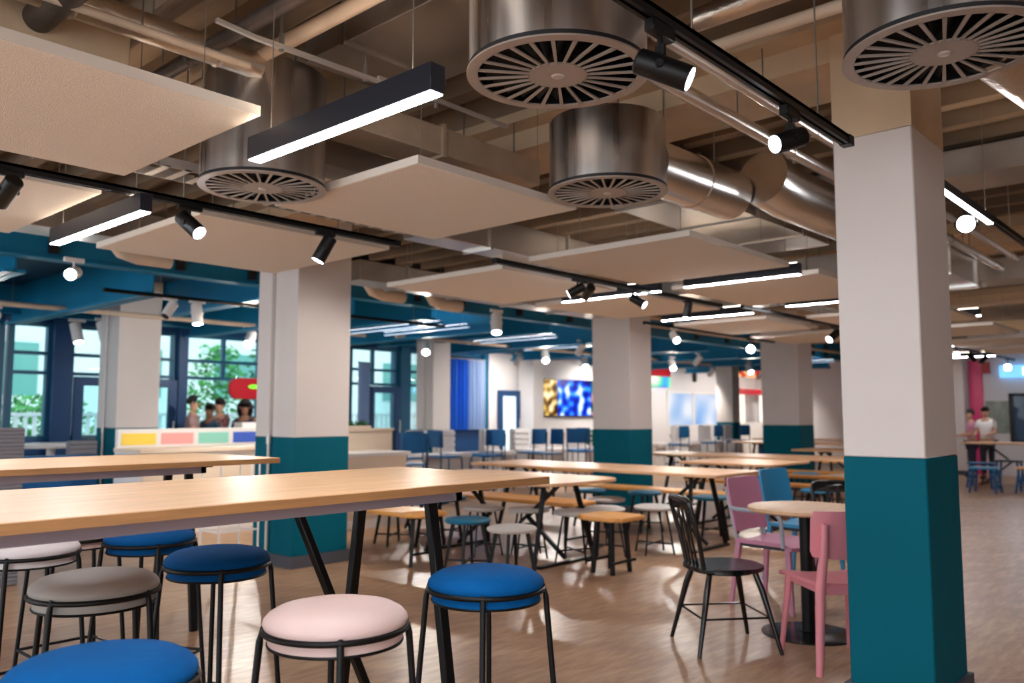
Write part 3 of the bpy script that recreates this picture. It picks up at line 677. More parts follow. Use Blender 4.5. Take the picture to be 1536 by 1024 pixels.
# ------------------------------------------------------------------ low communal tables and benches (long side along y)
def low_table(label, x0, y0, x1, y1, z=.75, r=.05, m=None, name='dining_table', bars=True):
    t = thing(name, label, 'table', (x0, y0, 0), group='long wooden dining tables'); W, D = x1-x0, y1-y0
    MB().prism(rrect(0, 0, W, D, r, 4), z-.028, z).build('tabletop', m or WOODY, t, bevel=.004, seg=1)
    s = min(.42, D*.18); zz = z-.03
    for yy, sg in ((s, 1), (D-s, -1)):
        for xx, sx in ((W*.3, -1), (W*.7, 1)):
            MB().bar((xx, yy, zz), (xx+sx*W*.20, yy-sg*.06, 0), .036, .036, w2=.03, h2=.03).build('leg', BLACK, t)
        MB().box(W*.12, yy-.09*sg-.02, .0, W*.88, yy-.09*sg+.03, .022).build('foot_bar', BLACK, t)
        MB().box(W*.2, yy-.03, zz-.03, W*.8, yy+.03, zz).build('top_bracket', BLACKM, t)
        MB().bar((W*.5, yy, zz-.02), (W*.5, yy+sg*.38, zz-.33), .03, .03).bar((W*.5, yy+sg*.38, zz-.33), (W*.5, yy-.06*sg, .04), .03, .03).build('diagonal_brace', BLACK, t)
    return t
def bench(label, x0, y0, x1, y1, z=.45, r=.05, chamf=True, m=ORANGE):
    t = thing('bench', label, 'bench', (x0, y0, 0), group='honey wood benches'); W, D = x1-x0, y1-y0; c = min(.10, W*.3) if chamf else r
    pts = [(c*.6, 0), (W-c*.6, 0), (W, c), (W, D-c), (W-c*.6, D), (c*.6, D), (0, D-c), (0, c)]
    MB().prism(pts, z-.034, z).build('seat_board', m, t, bevel=.005, seg=1)
    for yy in (.16, D-.16):
        sg = -1 if yy < D/2 else 1
        for xx, sx in ((W*.28, -1), (W*.72, 1)):
            MB().bar((xx, yy, z-.03), (xx+sx*W*(.2 if D > .8 else .06), yy+sg*(.07 if D > .8 else .03), 0), .034, .034, w2=.028, h2=.028).build('leg', BLACK, t)
        MB().bar((W*.12, yy+sg*.055, .10), (W*.88, yy+sg*.055, .10), .02, .02).build('cross_bar', BLACK, t)
        MB().box(W*.2, yy-.025, z-.055, W*.8, yy+.025, z-.034).build('top_bracket', BLACKM, t)
    return t
bench('honey wood bench just right of the column behind the near high table', 4.79, 5.42, 5.22, 7.6)
low_table('round-cornered wooden table peeping out beyond the right tip of the near high table', 5.35, 4.38, 6.42, 6.3, z=.73, r=.22)
bench('short honey wood bench with black legs at the near end of the round-cornered table', 5.58, 3.88, 6.02, 4.34, z=.47)
bench('long honey wood bench between the round-cornered table and the long oak table', 6.36, 4.98, 6.84, 7.5)
low_table('long oak dining table in the centre, behind the black chair', 6.95, 3.75, 7.88, 6.92, r=.03)
bench('honey wood bench on the far side of the central long oak table', 8.25, 4.3, 8.62, 7.1)
low_table('short oak dining table just behind the central long one', 8.78, 4.08, 9.9, 5.25, r=.06)
low_table('very long pale oak dining table beyond, left end beside the middle column', 10.35, 2.9, 11.25, 6.86, r=.05)
bench('narrow long bench running behind the foreground column, its tip showing at the right', 10.85-.55, 7.1, 11.2-.5, 9.0)
bench('long honey wood bench on the near side of the very long pale table', 9.98, 2.78, 10.28, 5.9)
bench('honey wood bench on the far side of the very long pale table', 11.45, 3.1, 11.8, 6.2)
low_table('far oak dining table right of the column that stands left of the foreground column', 13.0, 3.45, 13.9, 5.7)
low_table('farther oak dining table, a thin strip above the other table tops', 16.0, 5.3, 16.9, 8.3)
low_table('farthest oak dining table close below the distant red counter', 18.4, 5.9, 19.3, 9.0)
bench('honey wood bench in front of the far oak dining table', 12.4, 3.5, 12.75, 5.7)
bench('honey wood bench in front of the farther oak dining table', 15.4, 5.0, 15.75, 7.6)

# ------------------------------------------------------------------ low round stools
def low_stool(label, x, y, fab, r=.195, z=.45, rz=0, thin=False):
    t = thing('low_stool', label, 'stool', (x, y, 0), R(rz), 'round low stools around the dining tables')
    MB().lathe([(0, z), (r*.8, z-.001), (r*.95, z-.008), (r, z-.020), (r*.96, z-.036), (r*.9, z-.040), (0, z-.040)], n=36).build('seat', fab, t)
    MB().lathe([(0, z-.04), (r*.5, z-.04), (r*.5, z-.052), (0, z-.052)], n=24).build('seat_plate', BLACKM, t)
    e = []
    for k in range(4):
        a = R(45+90*k); c, s_ = math.cos(a), math.sin(a)
        MB().bar((c*r*.62, s_*r*.62, z-.038), (c*r*1.02, s_*r*1.02, 0), .014 if thin else .030, .014 if thin else .022, up=(-s_, c, 0), w2=.012 if thin else .022, h2=.012 if thin else .018).build('leg', BLACK, t)
        e.append((c*r*.92, s_*r*.92, .10))
    b = MB()
    b.bar(e[0], e[2], .014, .014).bar(e[1], e[3], .014, .014)
    b.build('cross_brace', BLACK, t)
    return t
for a in [('teal blue low stool left of the white one, behind the bright blue bar stool', 4.98, 4.98, STEALB), ('white low stool in front of the round-cornered table, nearest of the low ones', 4.84, 4.36, SLIGHT),
          ('teal stool tucked behind the honey bench, left of three in a row', 5.56, 6.62, STEALB), ('teal stool behind the honey bench, middle of three in a row', 5.78, 6.56-.25, STEALB), ('teal stool behind the honey bench, right of three in a row', 6.16, 6.45, STEALB),
          ('light grey stool left of the round-cornered table legs', 5.72, 5.52, SLIGHT), ('light grey stool between the legs of the round-cornered table', 5.92, 5.12, SLIGHT), ('light grey stool just right of the round-cornered table leg', 6.02, 4.66, SLIGHT),
          ('light grey stool behind the short bench', 7.15, 5.12, SLIGHT), ('light grey stool between the short bench and the black chair', 6.86, 4.36, SLIGHT), ('pale stool at the near end of the central oak table', 6.42, 4.62, SLIGHT),
          ('teal stool at the foot of the middle column, left one', 7.90, 5.9, STEALB), ('teal stool at the foot of the middle column, right one', 8.07, 5.25, STEALB), ('blue and white stool right of the black chair back', 8.06, 4.42, STEALB),
          ('light grey stool under the short oak table', 9.3, 4.6, SLIGHT), ('sky blue low seat behind the blue chair, left', 9.62, 3.9, CBLUE), ('sky blue low seat near the foreground column', 9.55, 3.35, CBLUE), ('pale stool under the very long table', 10.7, 4.2, SLIGHT),
          ('sky blue stool on the far side of the very long table', 12.15, 5.1, CBLUE), ('pale grey stool on the far side of the very long table', 12.1, 4.55, SLIGHT)]:
    low_stool(*a, rz=random.uniform(0, 90), thin=(a[0].startswith('light') or a[0].startswith('pale')))

# ------------------------------------------------------------------ chairs around the round cafe table
t = thing('round_table', 'round oak topped cafe table on a black pedestal left of the foreground column', 'table', (4.98, 2.10, 0))
MB().lathe([(0, .75), (.325, .75), (.335, .745), (.335, .728), (.32, .718), (0, .718)], n=72).build('tabletop', mat('round oak laminate', (226, 184, 142), .45, var=.08, vscale=4, stretch=(1, 8, 1)), t)
MB().lathe([(0, .717), (.09, .717), (.09, .705), (.038, .69), (.038, .02), (.05, .018), (0, .018)], n=32).build('pedestal', BLACK, t)
MB().lathe([(0, .017), (.24, .012), (.272, .006), (.272, 0), (0, 0)], n=64).build('base_plate', DISKB, t)

# black spindle chair: seat looks toward +x locally
def spindle_chair(label, loc, rz, m=BLACKG):
    t = thing('spindle_chair', label, 'chair', loc, rz)
    P = []
    for k in range(40):
        a = 2*PI*k/40; c, s_ = math.cos(a), math.sin(a); e = 2.6
        P.append((.215*abs(c)**(2/e)*(1 if c >= 0 else -1), .21*abs(s_)**(2/e)*(1 if s_ >= 0 else -1)))
    MB().prism(P, .432, .455).build('seat', m, t, bevel=.006)
    MB().lathe([(0, .431), (.17, .431), (.17, .415), (0, .415)], n=30).build('seat_frame', m, t)
    for sx in (-1, 1):
        for sy in (-1, 1):
            MB().path([(sx*.13, sy*.13, .43), (sx*.16, sy*.16, .33), (sx*.235, sy*.225, 0)], .016, 12, rs=[.016, .018, .011]).build('leg', m, t)
    b = MB(); q = [(sx*.19, sy*.185, .19) for sx, sy in ((1, 1), (1, -1), (-1, -1), (-1, 1))]
    for i in range(4): b.tube(q[i], q[(i+1) % 4], .006, n=8)
    b.build('stretcher', m, t)
    bk = MB(); top = .83
    fr = [(-.165, .14, .44), (-.20, .155, .62), (-.248, .165, .79), (-.253, .16, .815), (-.255, .135, top), (-.257, 0, top+.004), (-.255, -.135, top), (-.253, -.16, .815), (-.248, -.165, .79), (-.20, -.155, .62), (-.165, -.14, .44)]
    bk.path(fr, .0135, 12)
    bk.build('back_frame', m, t)
    MB().extr([(-.240, .158, .765), (-.253, .145, .828), (-.253, -.145, .828), (-.240, -.158, .765)], (-.012, 0, .002)).build('top_rail', m, t, bevel=.003, seg=1)
    for y in (-.065, 0, .065): MB().bar((-.172, y*.9, .445), (-.246, y, .80), .024, .009, up=(1, 0, .3)).build('back_spindle', m, t)
    return t
spindle_chair('glossy black spindle back chair left of the round cafe table', (4.41, 2.35, 0), R(-40))
spindle_chair('black chair on the far side of the round cafe table, partly behind the foreground column', (5.66, 2.14, 0), PI+.45)

def wood_chair(label, loc, rz, m):
    # rear posts run up outside the curved back panel; faces +x locally
    t = thing('dining_chair', label, 'chair', loc, rz)
    g = []
    for i in range(9):
        x = -.20+.42*i/8; row = []
        for j in range(9):
            y = -.205+.41*j/8; w = 1-.10*max(0, -(x)/.2)
            row.append((x, y*w, .452-.014*(1-(2*j/8-1)**2)-(.018*((i-6)/2)**2 if i > 6 else 0)))
        g.append(row)
    MB().sheet(g, (0, 0, -.020)).build('seat', m, t)
    g = []
    for i in range(7):
        z = .565+.245*i/6; row = []
        for j in range(11):
            u_ = 2*j/10-1; wz = .205 if 0 < i < 6 else .192
            row.append((-.225-.10*(z-.5)+.035*u_*u_, u_*wz, z+(.0 if i else .012*u_*u_)))
        g.append(row)
    MB().sheet(g, (-.012, 0, 0)).build('backrest', m, t)
    for s_ in (-1, 1):
        MB().path([(-.262, s_*.150, .748), (-.252, s_*.155, .60), (-.232, s_*.17, .43), (-.262, s_*.20, 0)], .019, 14, rs=[.018, .022, .026, .018]).build('rear_leg', m, t)
        MB().path([(.17, s_*.165, .435), (.235, s_*.195, 0)], .02, 12, rs=[.021, .013]).build('front_leg', m, t)
    MB().bar((-.22, -.16, .41), (-.22, .16, .41), .02, .04).bar((.17, -.16, .41), (.17, .16, .41), .02, .04).bar((-.22, -.15, .41), (.17, -.16, .41), .02, .04).bar((-.22, .15, .41), (.17, .16, .41), .02, .04).build('seat_rail', m, t)
    return t
wood_chair('rose pink wooden chair seen from behind, touching the left side of the foreground column', (4.535, 1.775, 0), R(46), CPINK)

def arm_chair(label, loc, rz, m, arms=True, fm=CGREY, legm=None, name='armchair'):
    t = thing(name, label, 'chair', loc, rz); legm = legm or m
    g = [[(-.20+.42*i/6, (-.21+.42*j/8), .455-.012*(1-(2*j/8-1)**2)-(.02 if i == 6 else 0)) for j in range(9)] for i in range(7)]
    MB().sheet(g, (0, 0, -.026)).build('seat', m, t)
    g = []
    for i in range(8):
        z = .50+.36*i/7; row = []
        for j in range(9):
            u_ = 2*j/8-1; row.append((-.215-.20*(z-.46)+.03*u_*u_, u_*(.20 if i < 7 else .185), z))
        g.append(row)
    MB().sheet(g, (-.014, 0, 0)).build('backrest', m, t)
    MB().box(-.2, -.19, .405, .2, .19, .428).build('under_frame', BLACKM, t)
    for s_ in (-1, 1):
        MB().bar((-.19, s_*.18, .425), (-.24, s_*.215, 0), .036, .03, w2=.022, h2=.02).build('rear_leg', legm, t)
        MB().bar((.18, s_*.18, .425), (.215, s_*.205, 0), .036, .03, w2=.022, h2=.02).build('front_leg', legm, t)
        MB().bar((-.205, s_*.17, .42), (-.285, s_*.185, .80), .026, .014).build('back_post', fm if arms else m, t)
        if arms: MB().path([(.17, s_*.225, .43), (.165, s_*.235, .60), (.14, s_*.235, .645), (.09, s_*.235, .655), (-.16, s_*.225, .655), (-.24, s_*.20, .66)], .014, 10).build('armrest', fm, t)
    return t
arm_chair('mauve armchair with a pale grey arm frame, left of the round cafe table', (5.55, 2.54, 0), R(-96), CMAUVE)
arm_chair('sky blue chair behind the mauve armchair', (6.52, 2.76, 0), R(-98), CBLUE, arms=False, name='dining_chair')
# ------------------------------------------------------------------ counters and background furniture
t = thing('service_counter', 'white service counter with a riser of coloured rectangles behind the rear high table', 'counter', (4.02, 8.9, 0))
MB().box(0, .05, 0, 2.75, .65, .89).build('counter_body', WHITEL, t); MB().box(-.03, 0, .89, 2.6, .68, .93).build('worktop', CREAM, t)
MB().box(0, .65, 0, 3.1, .72, 1.14).build('riser', WHITEL, t)
cols = [('yellow', (250, 214, 84)), ('salmon pink', (240, 164, 160)), ('mint green', (140, 208, 190)), ('royal blue', (64, 98, 196)), ('purple', (112, 88, 176))]
for k, (n, c) in enumerate(cols):
    o = MB().box(.04+.455*k, .642, .96, .04+.455*k+.39, .652, 1.09).build('colour_panel', mat(n+' panel', c, .5), t); o['label'] = n+' rectangle'
MB().box(.02, .04, .1, 1.3, .052, .8).box(1.34, .04, .1, 2.7, .052, .8).build('cupboard_door', CREAM, t)
MB().box(0, .03, 0, 2.75, .05, .09).build('plinth', WHITEL, t)
t = thing('side_counter', 'cream counter with a raised back, right of the column behind the high tables', 'counter', (5.3, 7.75, 0))
MB().box(0, 0, 0, 1.40, .66, .82).build('counter_body', CREAM, t); MB().box(-.02, -.02, .82, 1.45, .66, .86).build('worktop', WHITEL, t)
MB().box(0, .66, 0, 1.72, .74, 1.10).build('riser', CREAM, t); MB().box(-.02, .64, 1.10, 1.74, .76, 1.13).build('riser_cap', CREAM, t)
MB().box(0, -.015, 0, 1.4, 0, .1).build('plinth', WHITEL, t)
t = thing('planter', 'low box planter of green grass on the cream counter riser', 'planter', (6.05, 8.40, 1.13))
MB().box(0, 0, 0, .62, .12, .035).build('planter_box', CREAM, t)
b = MB()
for k in range(260):
    x, y = random.uniform(.02, .60), random.uniform(.02, .10); h = random.uniform(.04, .09); a = random.uniform(0, 6.28)
    b.b.faces.new([b.b.verts.new(v) for v in ((x, y, .03), (x+.014*math.cos(a), y+.014*math.sin(a), .03), (x+random.uniform(-.03, .03), y+random.uniform(-.03, .03), .03+h))])
b.build('grass_blades', GREEN, t, smooth=False)
bk = thing('wire_rack', 'pale wire rack on wheels standing left of the column behind the near table', 'rack', (3.48, 6.3, 0))
b = MB()
for x in (0, .35):
    for y in (0, .3): b.tube((x, y, .05), (x, y, .92), .008, n=8)
for z in (.35, .62, .9):
    for k in range(7): b.tube((0, k*.05, z), (.35, k*.05, z), .003, n=6)
    b.tube((0, 0, z), (0, .3, z), .006, n=6).tube((.35, 0, z), (.35, .3, z), .006, n=6)
b.build('wire_frame', WHITEL, bk)
for x in (0, .35):
    for y in (0, .3): MB().tube((x, y-.012, .028), (x, y+.012, .028), .026, n=16).build('caster', BLACKM, bk)
# grey ribbed booth screens and blue low seating at the far left
def ribbed(name, label, cat, x0, y0, x1, y1, h, m, n=14, group=None):
    t = thing(name, label, cat, (x0, y0, 0), group=group); W, D = x1-x0, y1-y0
    MB().box(0, 0, 0, W, D, h-.01).build('panel_core', m, t, bevel=.01, seg=1)
    b = MB()
    for k in range(n):
        z = .03+k*(h-.04)/n; b.tube((.01, 0, z+(h-.04)/n/2), (W-.01, 0, z+(h-.04)/n/2), (h-.04)/n*.42, n=8)
    b.build('ribbing', m, t)
    return t
ribbed('booth_screen', 'grey ribbed booth screen cut by the left edge behind the high tables', 'screen', 1.0, 7.2, 2.32, 7.3, 1.21, RIBG, 40)
ribbed('booth_screen', 'small grey ribbed booth screen by the blue window post', 'screen', 4.15, 11.3, 4.5, 11.4, .98, RIBG, 16)
t = thing('blue_banquette', 'blue low banquette under the windows at the left', 'banquette', (1.0, 9.4, 0))
MB().box(0, 0, 0, 3.0, .6, .45).build('seat', CNAVY, t, bevel=.02); MB().box(0, .6, 0, 3.0, .72, .85).build('back', CNAVY, t, bevel=.02)
for (x, y, l) in [(2.75, 10.9, 'white round side table near the windows at the far left'), (4.25, 12.2, 'white round side table beside the window post')]:
    t = thing('side_table', l, 'table', (x, y, 0)); MB().lathe([(0, .92), (.34, .92), (.36, .90), (.34, .86), (0, .86)], n=36).build('tabletop', WHITEL, t)
    MB().lathe([(0, .859), (.05, .859), (.05, .02), (.2, .01), (.2, 0), (0, 0)], n=24).build('pedestal', WHITEL, t)

# row of white ribbed booths and blue bar chairs
t = thing('low_partition', 'white low partition wall behind the row of blue chairs', 'partition', (7.6, 10.45, 0))
MB().box(0, 0, 0, 13.0, .1, .62).build('panel', WHITEL, t); MB().box(0, -.02, .62, 13.0, .12, .65).build('cap', WHITEL, t)
def booth_seat(x, label, w=.42):
    t = thing('ribbed_seat', label, 'seat', (x, 10.0, 0), group='white ribbed high back seats')
    MB().box(0, .18, .3, w, .30, 1.05).build('backrest', RIBW, t, bevel=.02)
    b = MB()
    for k in range(6): b.box(.004, .155, .46+k*.098, w-.004, .20, .46+k*.098+.09)
    b.build('back_pads', RIBW, t, bevel=.018)
    MB().box(0, -.25, .60, w, .18, .68).build('seat', RIBW, t, bevel=.02)
    MB().box(.04, -.15, 0, w-.04, .2, .60).build('base', WHITEL, t)
    return t
bx = [7.72, 8.85, 9.45, 10.55, 11.35, 12.0, 13.0, 15.55, 16.95, 18.2, 19.3]
nm = ['first from the left end', 'second from the left', 'just left of the small teal-footed column', 'just right of the small teal-footed column', 'left of the wall screen', 'below the wall screen', 'beside the middle column', 'right beside the middle column', 'below the serving hatch', 'right of the serving hatch', 'last before the next column']
for x, n in zip(bx, nm): booth_seat(x, 'white ribbed high back seat in the distant row, '+n)
def bar_chair(loc, rz, label, m=CNAVY):
    t = thing('bar_chair', label, 'chair', loc, rz, 'cobalt blue bar chairs in the distant row')
    g = []
    for i in range(5):
        z = .80+.26*i/4; g.append([(-.20-.05*(z-.8)+.02*(2*j/6-1)**2, (2*j/6-1)*.20, z) for j in range(7)])
    MB().sheet(g, (-.016, 0, 0)).build('backrest', m, t)
    MB().prism(rrect(-.2, -.2, .2, .2, .05, 4), .635, .66).build('seat', m, t)
    for s_ in (-1, 1):
        MB().path([(-.222, s_*.18, 1.0), (-.205, s_*.18, .65), (-.24, s_*.2, 0)], .011, 8).build('rear_leg', NAVY, t)
        MB().path([(.19, s_*.17, .64), (.22, s_*.2, 0)], .011, 8).build('front_leg', NAVY, t)
    MB().tube((.21, -.19, .22), (.21, .19, .22), .008, n=8).tube((-.235, -.19, .3), (-.235, .19, .3), .008, n=8).tube((.21, .19, .22), (-.235, .19, .3), .008, n=8).tube((.21, -.19, .22), (-.235, -.19, .3), .008, n=8).build('footrest', NAVY, t)
    return t
C0 = bar_chair((8.35, 9.7, 0), R(96), 'cobalt blue bar chair at the left end of the distant row')
for x, y, a, l in [(9.05, 9.55, -8, 'cobalt blue bar chair turned sideways left of the small column'), (7.35, 8.5, 80, 'cobalt blue bar chair half hidden behind the high table column'),
        (10.12, 9.7, 90, 'cobalt blue bar chair just right of the small teal-footed column'), (9.75, 9.3, 165, 'cobalt blue bar chair turned sideways in front of the small column'), (11.15, 9.6, 92, 'cobalt blue bar chair below the glazed door'), (11.0, 9.1, 160, 'cobalt blue bar chair turned sideways below the glazed door'),
        (12.55, 9.7, 90, 'cobalt blue bar chair below the wall screen'), (12.1, 9.2, 10, 'cobalt blue bar chair turned sideways below the wall screen'),
        (16.2, 9.7, 90, 'cobalt blue bar chair first right of the middle column'), (17.75, 9.7, 90, 'cobalt blue bar chair below the lit serving hatch'), (19.0, 9.65, 80, 'cobalt blue bar chair before the farthest column')]:
    dup(C0, (x, y, 0), R(a), l)
t = thing('blue_table', 'small blue table at the right end of the distant chair row', 'table', (17.2, 8.2, 0))
MB().box(0, 0, .68, 1.6, .6, .71).build('tabletop', CBLUE, t); MB().box(.7, .2, 0, .9, .4, .68).build('pedestal', CNAVY, t)
MB().box(.5, .1, 0, 1.1, .5, .02).build('base', CNAVY, t)
b0 = bush(7.55, 10.5, .12, .16, .65, GREEN, 'small green plant on the white partition', 'potted_plant', 60, .05)
b0 = bush(14.2, 10.5, .16, .34, .65, GREEN, 'leafy pot plant on the partition below the wall screen', 'potted_plant', 90, .07)
b0 = bush(17.6, 10.5, .18, .30, .65, GREEN, 'leafy pot plant on the partition right of the middle column', 'potted_plant', 90, .07)

def curtain(x0, x1, y, z0, z1, m, label, amp=.035):
    t = thing('curtain', label, 'curtain', (x0, y, z0)); n = 60; W = x1-x0; rows = []
    for i in range(2):
        rows.append([(W*j/n, amp*math.sin(j*.9)+.4*amp*math.sin(j*2.3+1), (z1-z0)*i) for j in range(n+1)])
    MB().sheet(rows, (0, .006, 0)).build('curtain_fabric', m, t); MB().tube((-.03, 0, z1-z0+.01), (W+.03, 0, z1-z0+.01), .012).build('curtain_rail', STRUTW, t)
def cloth(name, rgb):
    m = mat(name, rgb, .8); nt = m.node_tree; b = nt.nodes['Principled BSDF']; o = nt.nodes['Material Output']
    tr = nt.nodes.new('ShaderNodeBsdfTranslucent'); tr.inputs['Color'].default_value = (*lin(rgb), 1); x = nt.nodes.new('ShaderNodeMixShader'); x.inputs[0].default_value = .6
    nt.links.new(b.outputs[0], x.inputs[1]); nt.links.new(tr.outputs[0], x.inputs[2]); nt.links.new(x.outputs[0], o.inputs['Surface']); return m
CB = cloth('cobalt curtain cloth', (80, 160, 240)); CW = cloth('pale curtain cloth', (205, 222, 245))
curtain(12.32, 12.85, 12.86, .98, 2.5, CB, 'cobalt blue curtain in the window left of the glazed door with white wall')
curtain(12.86, 13.38, 12.86, .98, 2.5, CW, 'pale translucent curtain beside the cobalt blue one')
curtain(9.9, 10.15, 12.86, .98, 2.3, CW, 'narrow pale curtain in the window right of the high table column')
# screens, signs and hatch on the back wall
t = thing('wall_screen', 'wide wall screen showing gold and blue pictures above the chair row', 'screen', (15.05, 12.9, 1.26))
MB().box(0, 0, 0, 2.9, .09, .92).build('screen_bezel', BLACKM, t)
MB().box(.02, -.006, .02, .92, 0, .90).build('display_panel', screen_mat('gold menu display', [(.35, (60, 34, 20)), (.45, (130, 90, 50)), (.55, (230, 190, 90)), (.68, (255, 240, 200))], 5, 1.1, 3), t)
MB().box(.96, -.006, .02, 2.30, 0, .90).build('display_panel', screen_mat('blue menu display', [(.34, (4, 16, 120)), (.47, (10, 50, 220)), (.56, (40, 150, 255)), (.66, (230, 240, 255))], 4, 1.3, 8), t)
MB().box(2.34, -.006, .02, 2.88, 0, .90).build('display_panel', screen_mat('mixed menu display', [(.35, (10, 20, 60)), (.47, (40, 150, 160)), (.56, (220, 80, 140)), (.66, (255, 250, 220))], 6, 1.2, 5), t)
struct(MB().box(14.62, 12.5, 0, 14.98, 12.95, 2.9).build('trim_6', WALLW))
struct(MB().box(14.98, 12.86, 0, 15.06, 13.0, 2.9).build('trim_7', TEALF))
t = thing('serving_hatch', 'lit serving hatch with pale blue glazing in the back wall', 'hatch', (21.2, 13.0, 1.0))
MB().box(0, -.03, 0, .06, .08, 1.0).box(1.5, -.03, 0, 1.58, .08, 1.0).box(3.14, -.03, 0, 3.2, .08, 1.0).box(0, -.03, .94, 3.2, .08, 1.0).build('hatch_frame', WHITEL, t)
MB().box(.06, .04, 0, 1.5, .06, .94).box(1.58, .04, 0, 3.14, .06, .94).build('lit_glazing', screen_mat('backlit blue glazing', [(.3, (120, 170, 235)), (.45, (168, 200, 240)), (.56, (200, 216, 245)), (.7, (235, 240, 250))], 1.2, .9, 2), t)
t = thing('menu_sign', 'red and rainbow coloured lit sign high on the back wall right of the middle column', 'sign', (18.9, 12.85, 2.10))
MB().box(0, 0, 0, 2.3, .12, .30).build('light_strip', screen_mat('rainbow sign strip', [(.35, (250, 250, 230)), (.45, (90, 220, 160)), (.55, (40, 120, 250)), (.65, (230, 30, 60))], 1.1, 1.2, 4), t)
MB().box(.9, 0, .30, 2.3, .12, .62).build('red_panel', REDP, t)
t = thing('wall_sconce', 'small dark fitting on the white wall above the serving hatch', 'light fitting', (22.7, 12.9, 2.3))
MB().box(0, 0, 0, .12, .09, .42).build('shade', BLACKM, t, bevel=.02); MB().box(.03, .09, .1, .09, .1, .3).build('bracket', BLACKM, t)
t = thing('food_counter', 'distant red trimmed food counter right of the farthest column', 'counter', (24.2, 12.3, 0))
MB().box(0, 0, 0, 2.7, .6, 1.05).build('counter_body', WHITEL, t); MB().box(0, -.1, 1.95, 2.7, .1, 2.12).build('red_fascia', REDP, t)
MB().box(0, -.1, 2.5, 2.7, .05, 2.85).build('menu_board', screen_mat('orange menu board', [(.4, (150, 30, 14)), (.5, (220, 70, 30)), (.6, (255, 200, 140))], 3, 1.1, 9), t)
wm = screen_mat('warm backlit panel', [(.3, (255, 240, 220)), (.7, (255, 252, 245))], 1, 1.3, 1)
for q in (.1, 1.7): MB().box(q, .0, 1.06, q+.45, .06, 1.94).build('lit_glazing', wm, t)
# red awning with green mark and kiosk people behind the counter
t = thing('kiosk_canopy', 'dark red rounded kiosk canopy with a small green mark, left of the high table column', 'canopy', (6.92, 12.35, 1.56))
P = [(0+.10, 0), (1.5, 0), (1.5, .34), (.16, .34), (.07, .31), (.02, .24), (.03, .08)]
MB().extr([(x, 0, z) for x, z in P], (0, .10, 0)).build('canopy_body', REDP, t, bevel=.02)
MB().lathe([(0, .02), (.6, .02), (1, .01), (1, 0), (0, 0)], n=28).build('green_mark', emis('lit green mark', (110, 220, 50), .9), t)
o = [c for c in t.children if c.name.startswith('green_mark')][0]; o.scale = (.10, .035, 1); o.rotation_euler = (R(90), 0, 0); o.location = (.44, -.001, .20)
[MB().box(q, .03, -1.56, q+.05, .08, .01).build('canopy_post', REDP, t) for q in (.6, 1.42)]
t = thing('kiosk_counter', 'pale kiosk counter in front of the standing people', 'counter', (6.25, 11.5, 0))
MB().box(0, 0, 0, 1.6, .4, 1.0).build('counter_body', WHITEL, t); MB().box(-.02, -.02, 1.0, 1.62, .42, 1.03).build('worktop', CREAM, t)
t = thing('paper_box', 'white carton on the kiosk counter beside the people', 'box', (6.72, 11.56, 1.03))
MB().box(0, 0, 0, .34, .24, .14).build('box_body', WHITEL, t); MB().box(-.01, -.01, .14, .35, .25, .155).build('box_lid', WHITEL, t)

# ------------------------------------------------------------------ distant zone at the right edge
t = thing('kiosk_wall', 'white kiosk wall at the right edge behind the distant stools', 'kiosk wall', (20.6, -2.5, 0))
MB().box(0, 0, 0, .2, 7.35, CZ).build('wall_face', WALLW, t)
MB().box(-.07, 7.08, 0, 0, 7.34, 2.5).build('pink_pillar', mat('glossy pink glass', (232, 70, 128), .15), t)
MB().box(-.1, 6.92, 2.2, -.01, 7.08, 2.45).build('red_sign_panel', REDP, t)
MB().box(-.02, 6.6, .9, 0, 7.05, 1.6).build('serving_opening', mat('grey green serving recess', (150, 160, 150), .5, var=.3, vscale=4), t)
t2 = thing('window_frame', '', 'window', (20.52, 2.84, .70)); del t2['label']; del t2['category']; t2.name = 'window_11'; struct(t2)
MB().box(0, -.6, 0, .08, 1.25, .06).box(0, -.6, 1.0, .08, 1.25, 1.06).box(0, 1.17, 0, .08, 1.25, 1.06).box(0, -.6, 0, .08, -.52, 1.06).build('window_frame', BLACKM, t2)
MB().box(.03, -.52, .06, .05, 1.17, 1.0).build('pane', mat('dark blue glazing', (60, 84, 110), .1), t2)
t = thing('kiosk_sign', 'pale blue lit sign with white strokes at the right edge', 'sign', (20.45, 2.0, 2.10))
MB().box(0, 0, 0, .12, 2.22, .26).build('sign_box', emis('pale blue sign light', (120, 196, 255), 1.1), t)
b = MB()
for k, (h0, h1) in enumerate([(.05, .21), (.05, .21), (.05, .21), (.12, .21), (.05, .21), (.05, .16), (.05, .21)]): b.box(-.012, 1.74-k*.14, h0, 0, 1.78-k*.14, h1)
b.box(-.012, 1.46, .17, 0, 1.64, .21).box(-.012, 1.18, .05, 0, 1.36, .09).build('sign_letters', emis('white sign strokes', (250, 255, 255), 2.2), t)
t = thing('white_pillar', 'plain white pillar right of the foreground column far off', 'column', (20.1, 4.86, 0))
MB().box(0, 0, 0, .4, .60, 2.95).build('shaft', WHITEP, t); MB().box(-.02, -.02, 0, .42, .62, .1).build('skirting', BASEG, t)
def far_table(label, x0, y0, x1, y1, z, m=WOODY): return low_table(label, x0, y0, x1, y1, z, .02, m)
far_table('oak table nearest the kiosk wall at the right edge', 17.6, 2.2, 18.4, 4.35, .78)
bench('low bench beside the foreground column in the distance', 17.2, 4.55, 17.6, 5.15, .42)
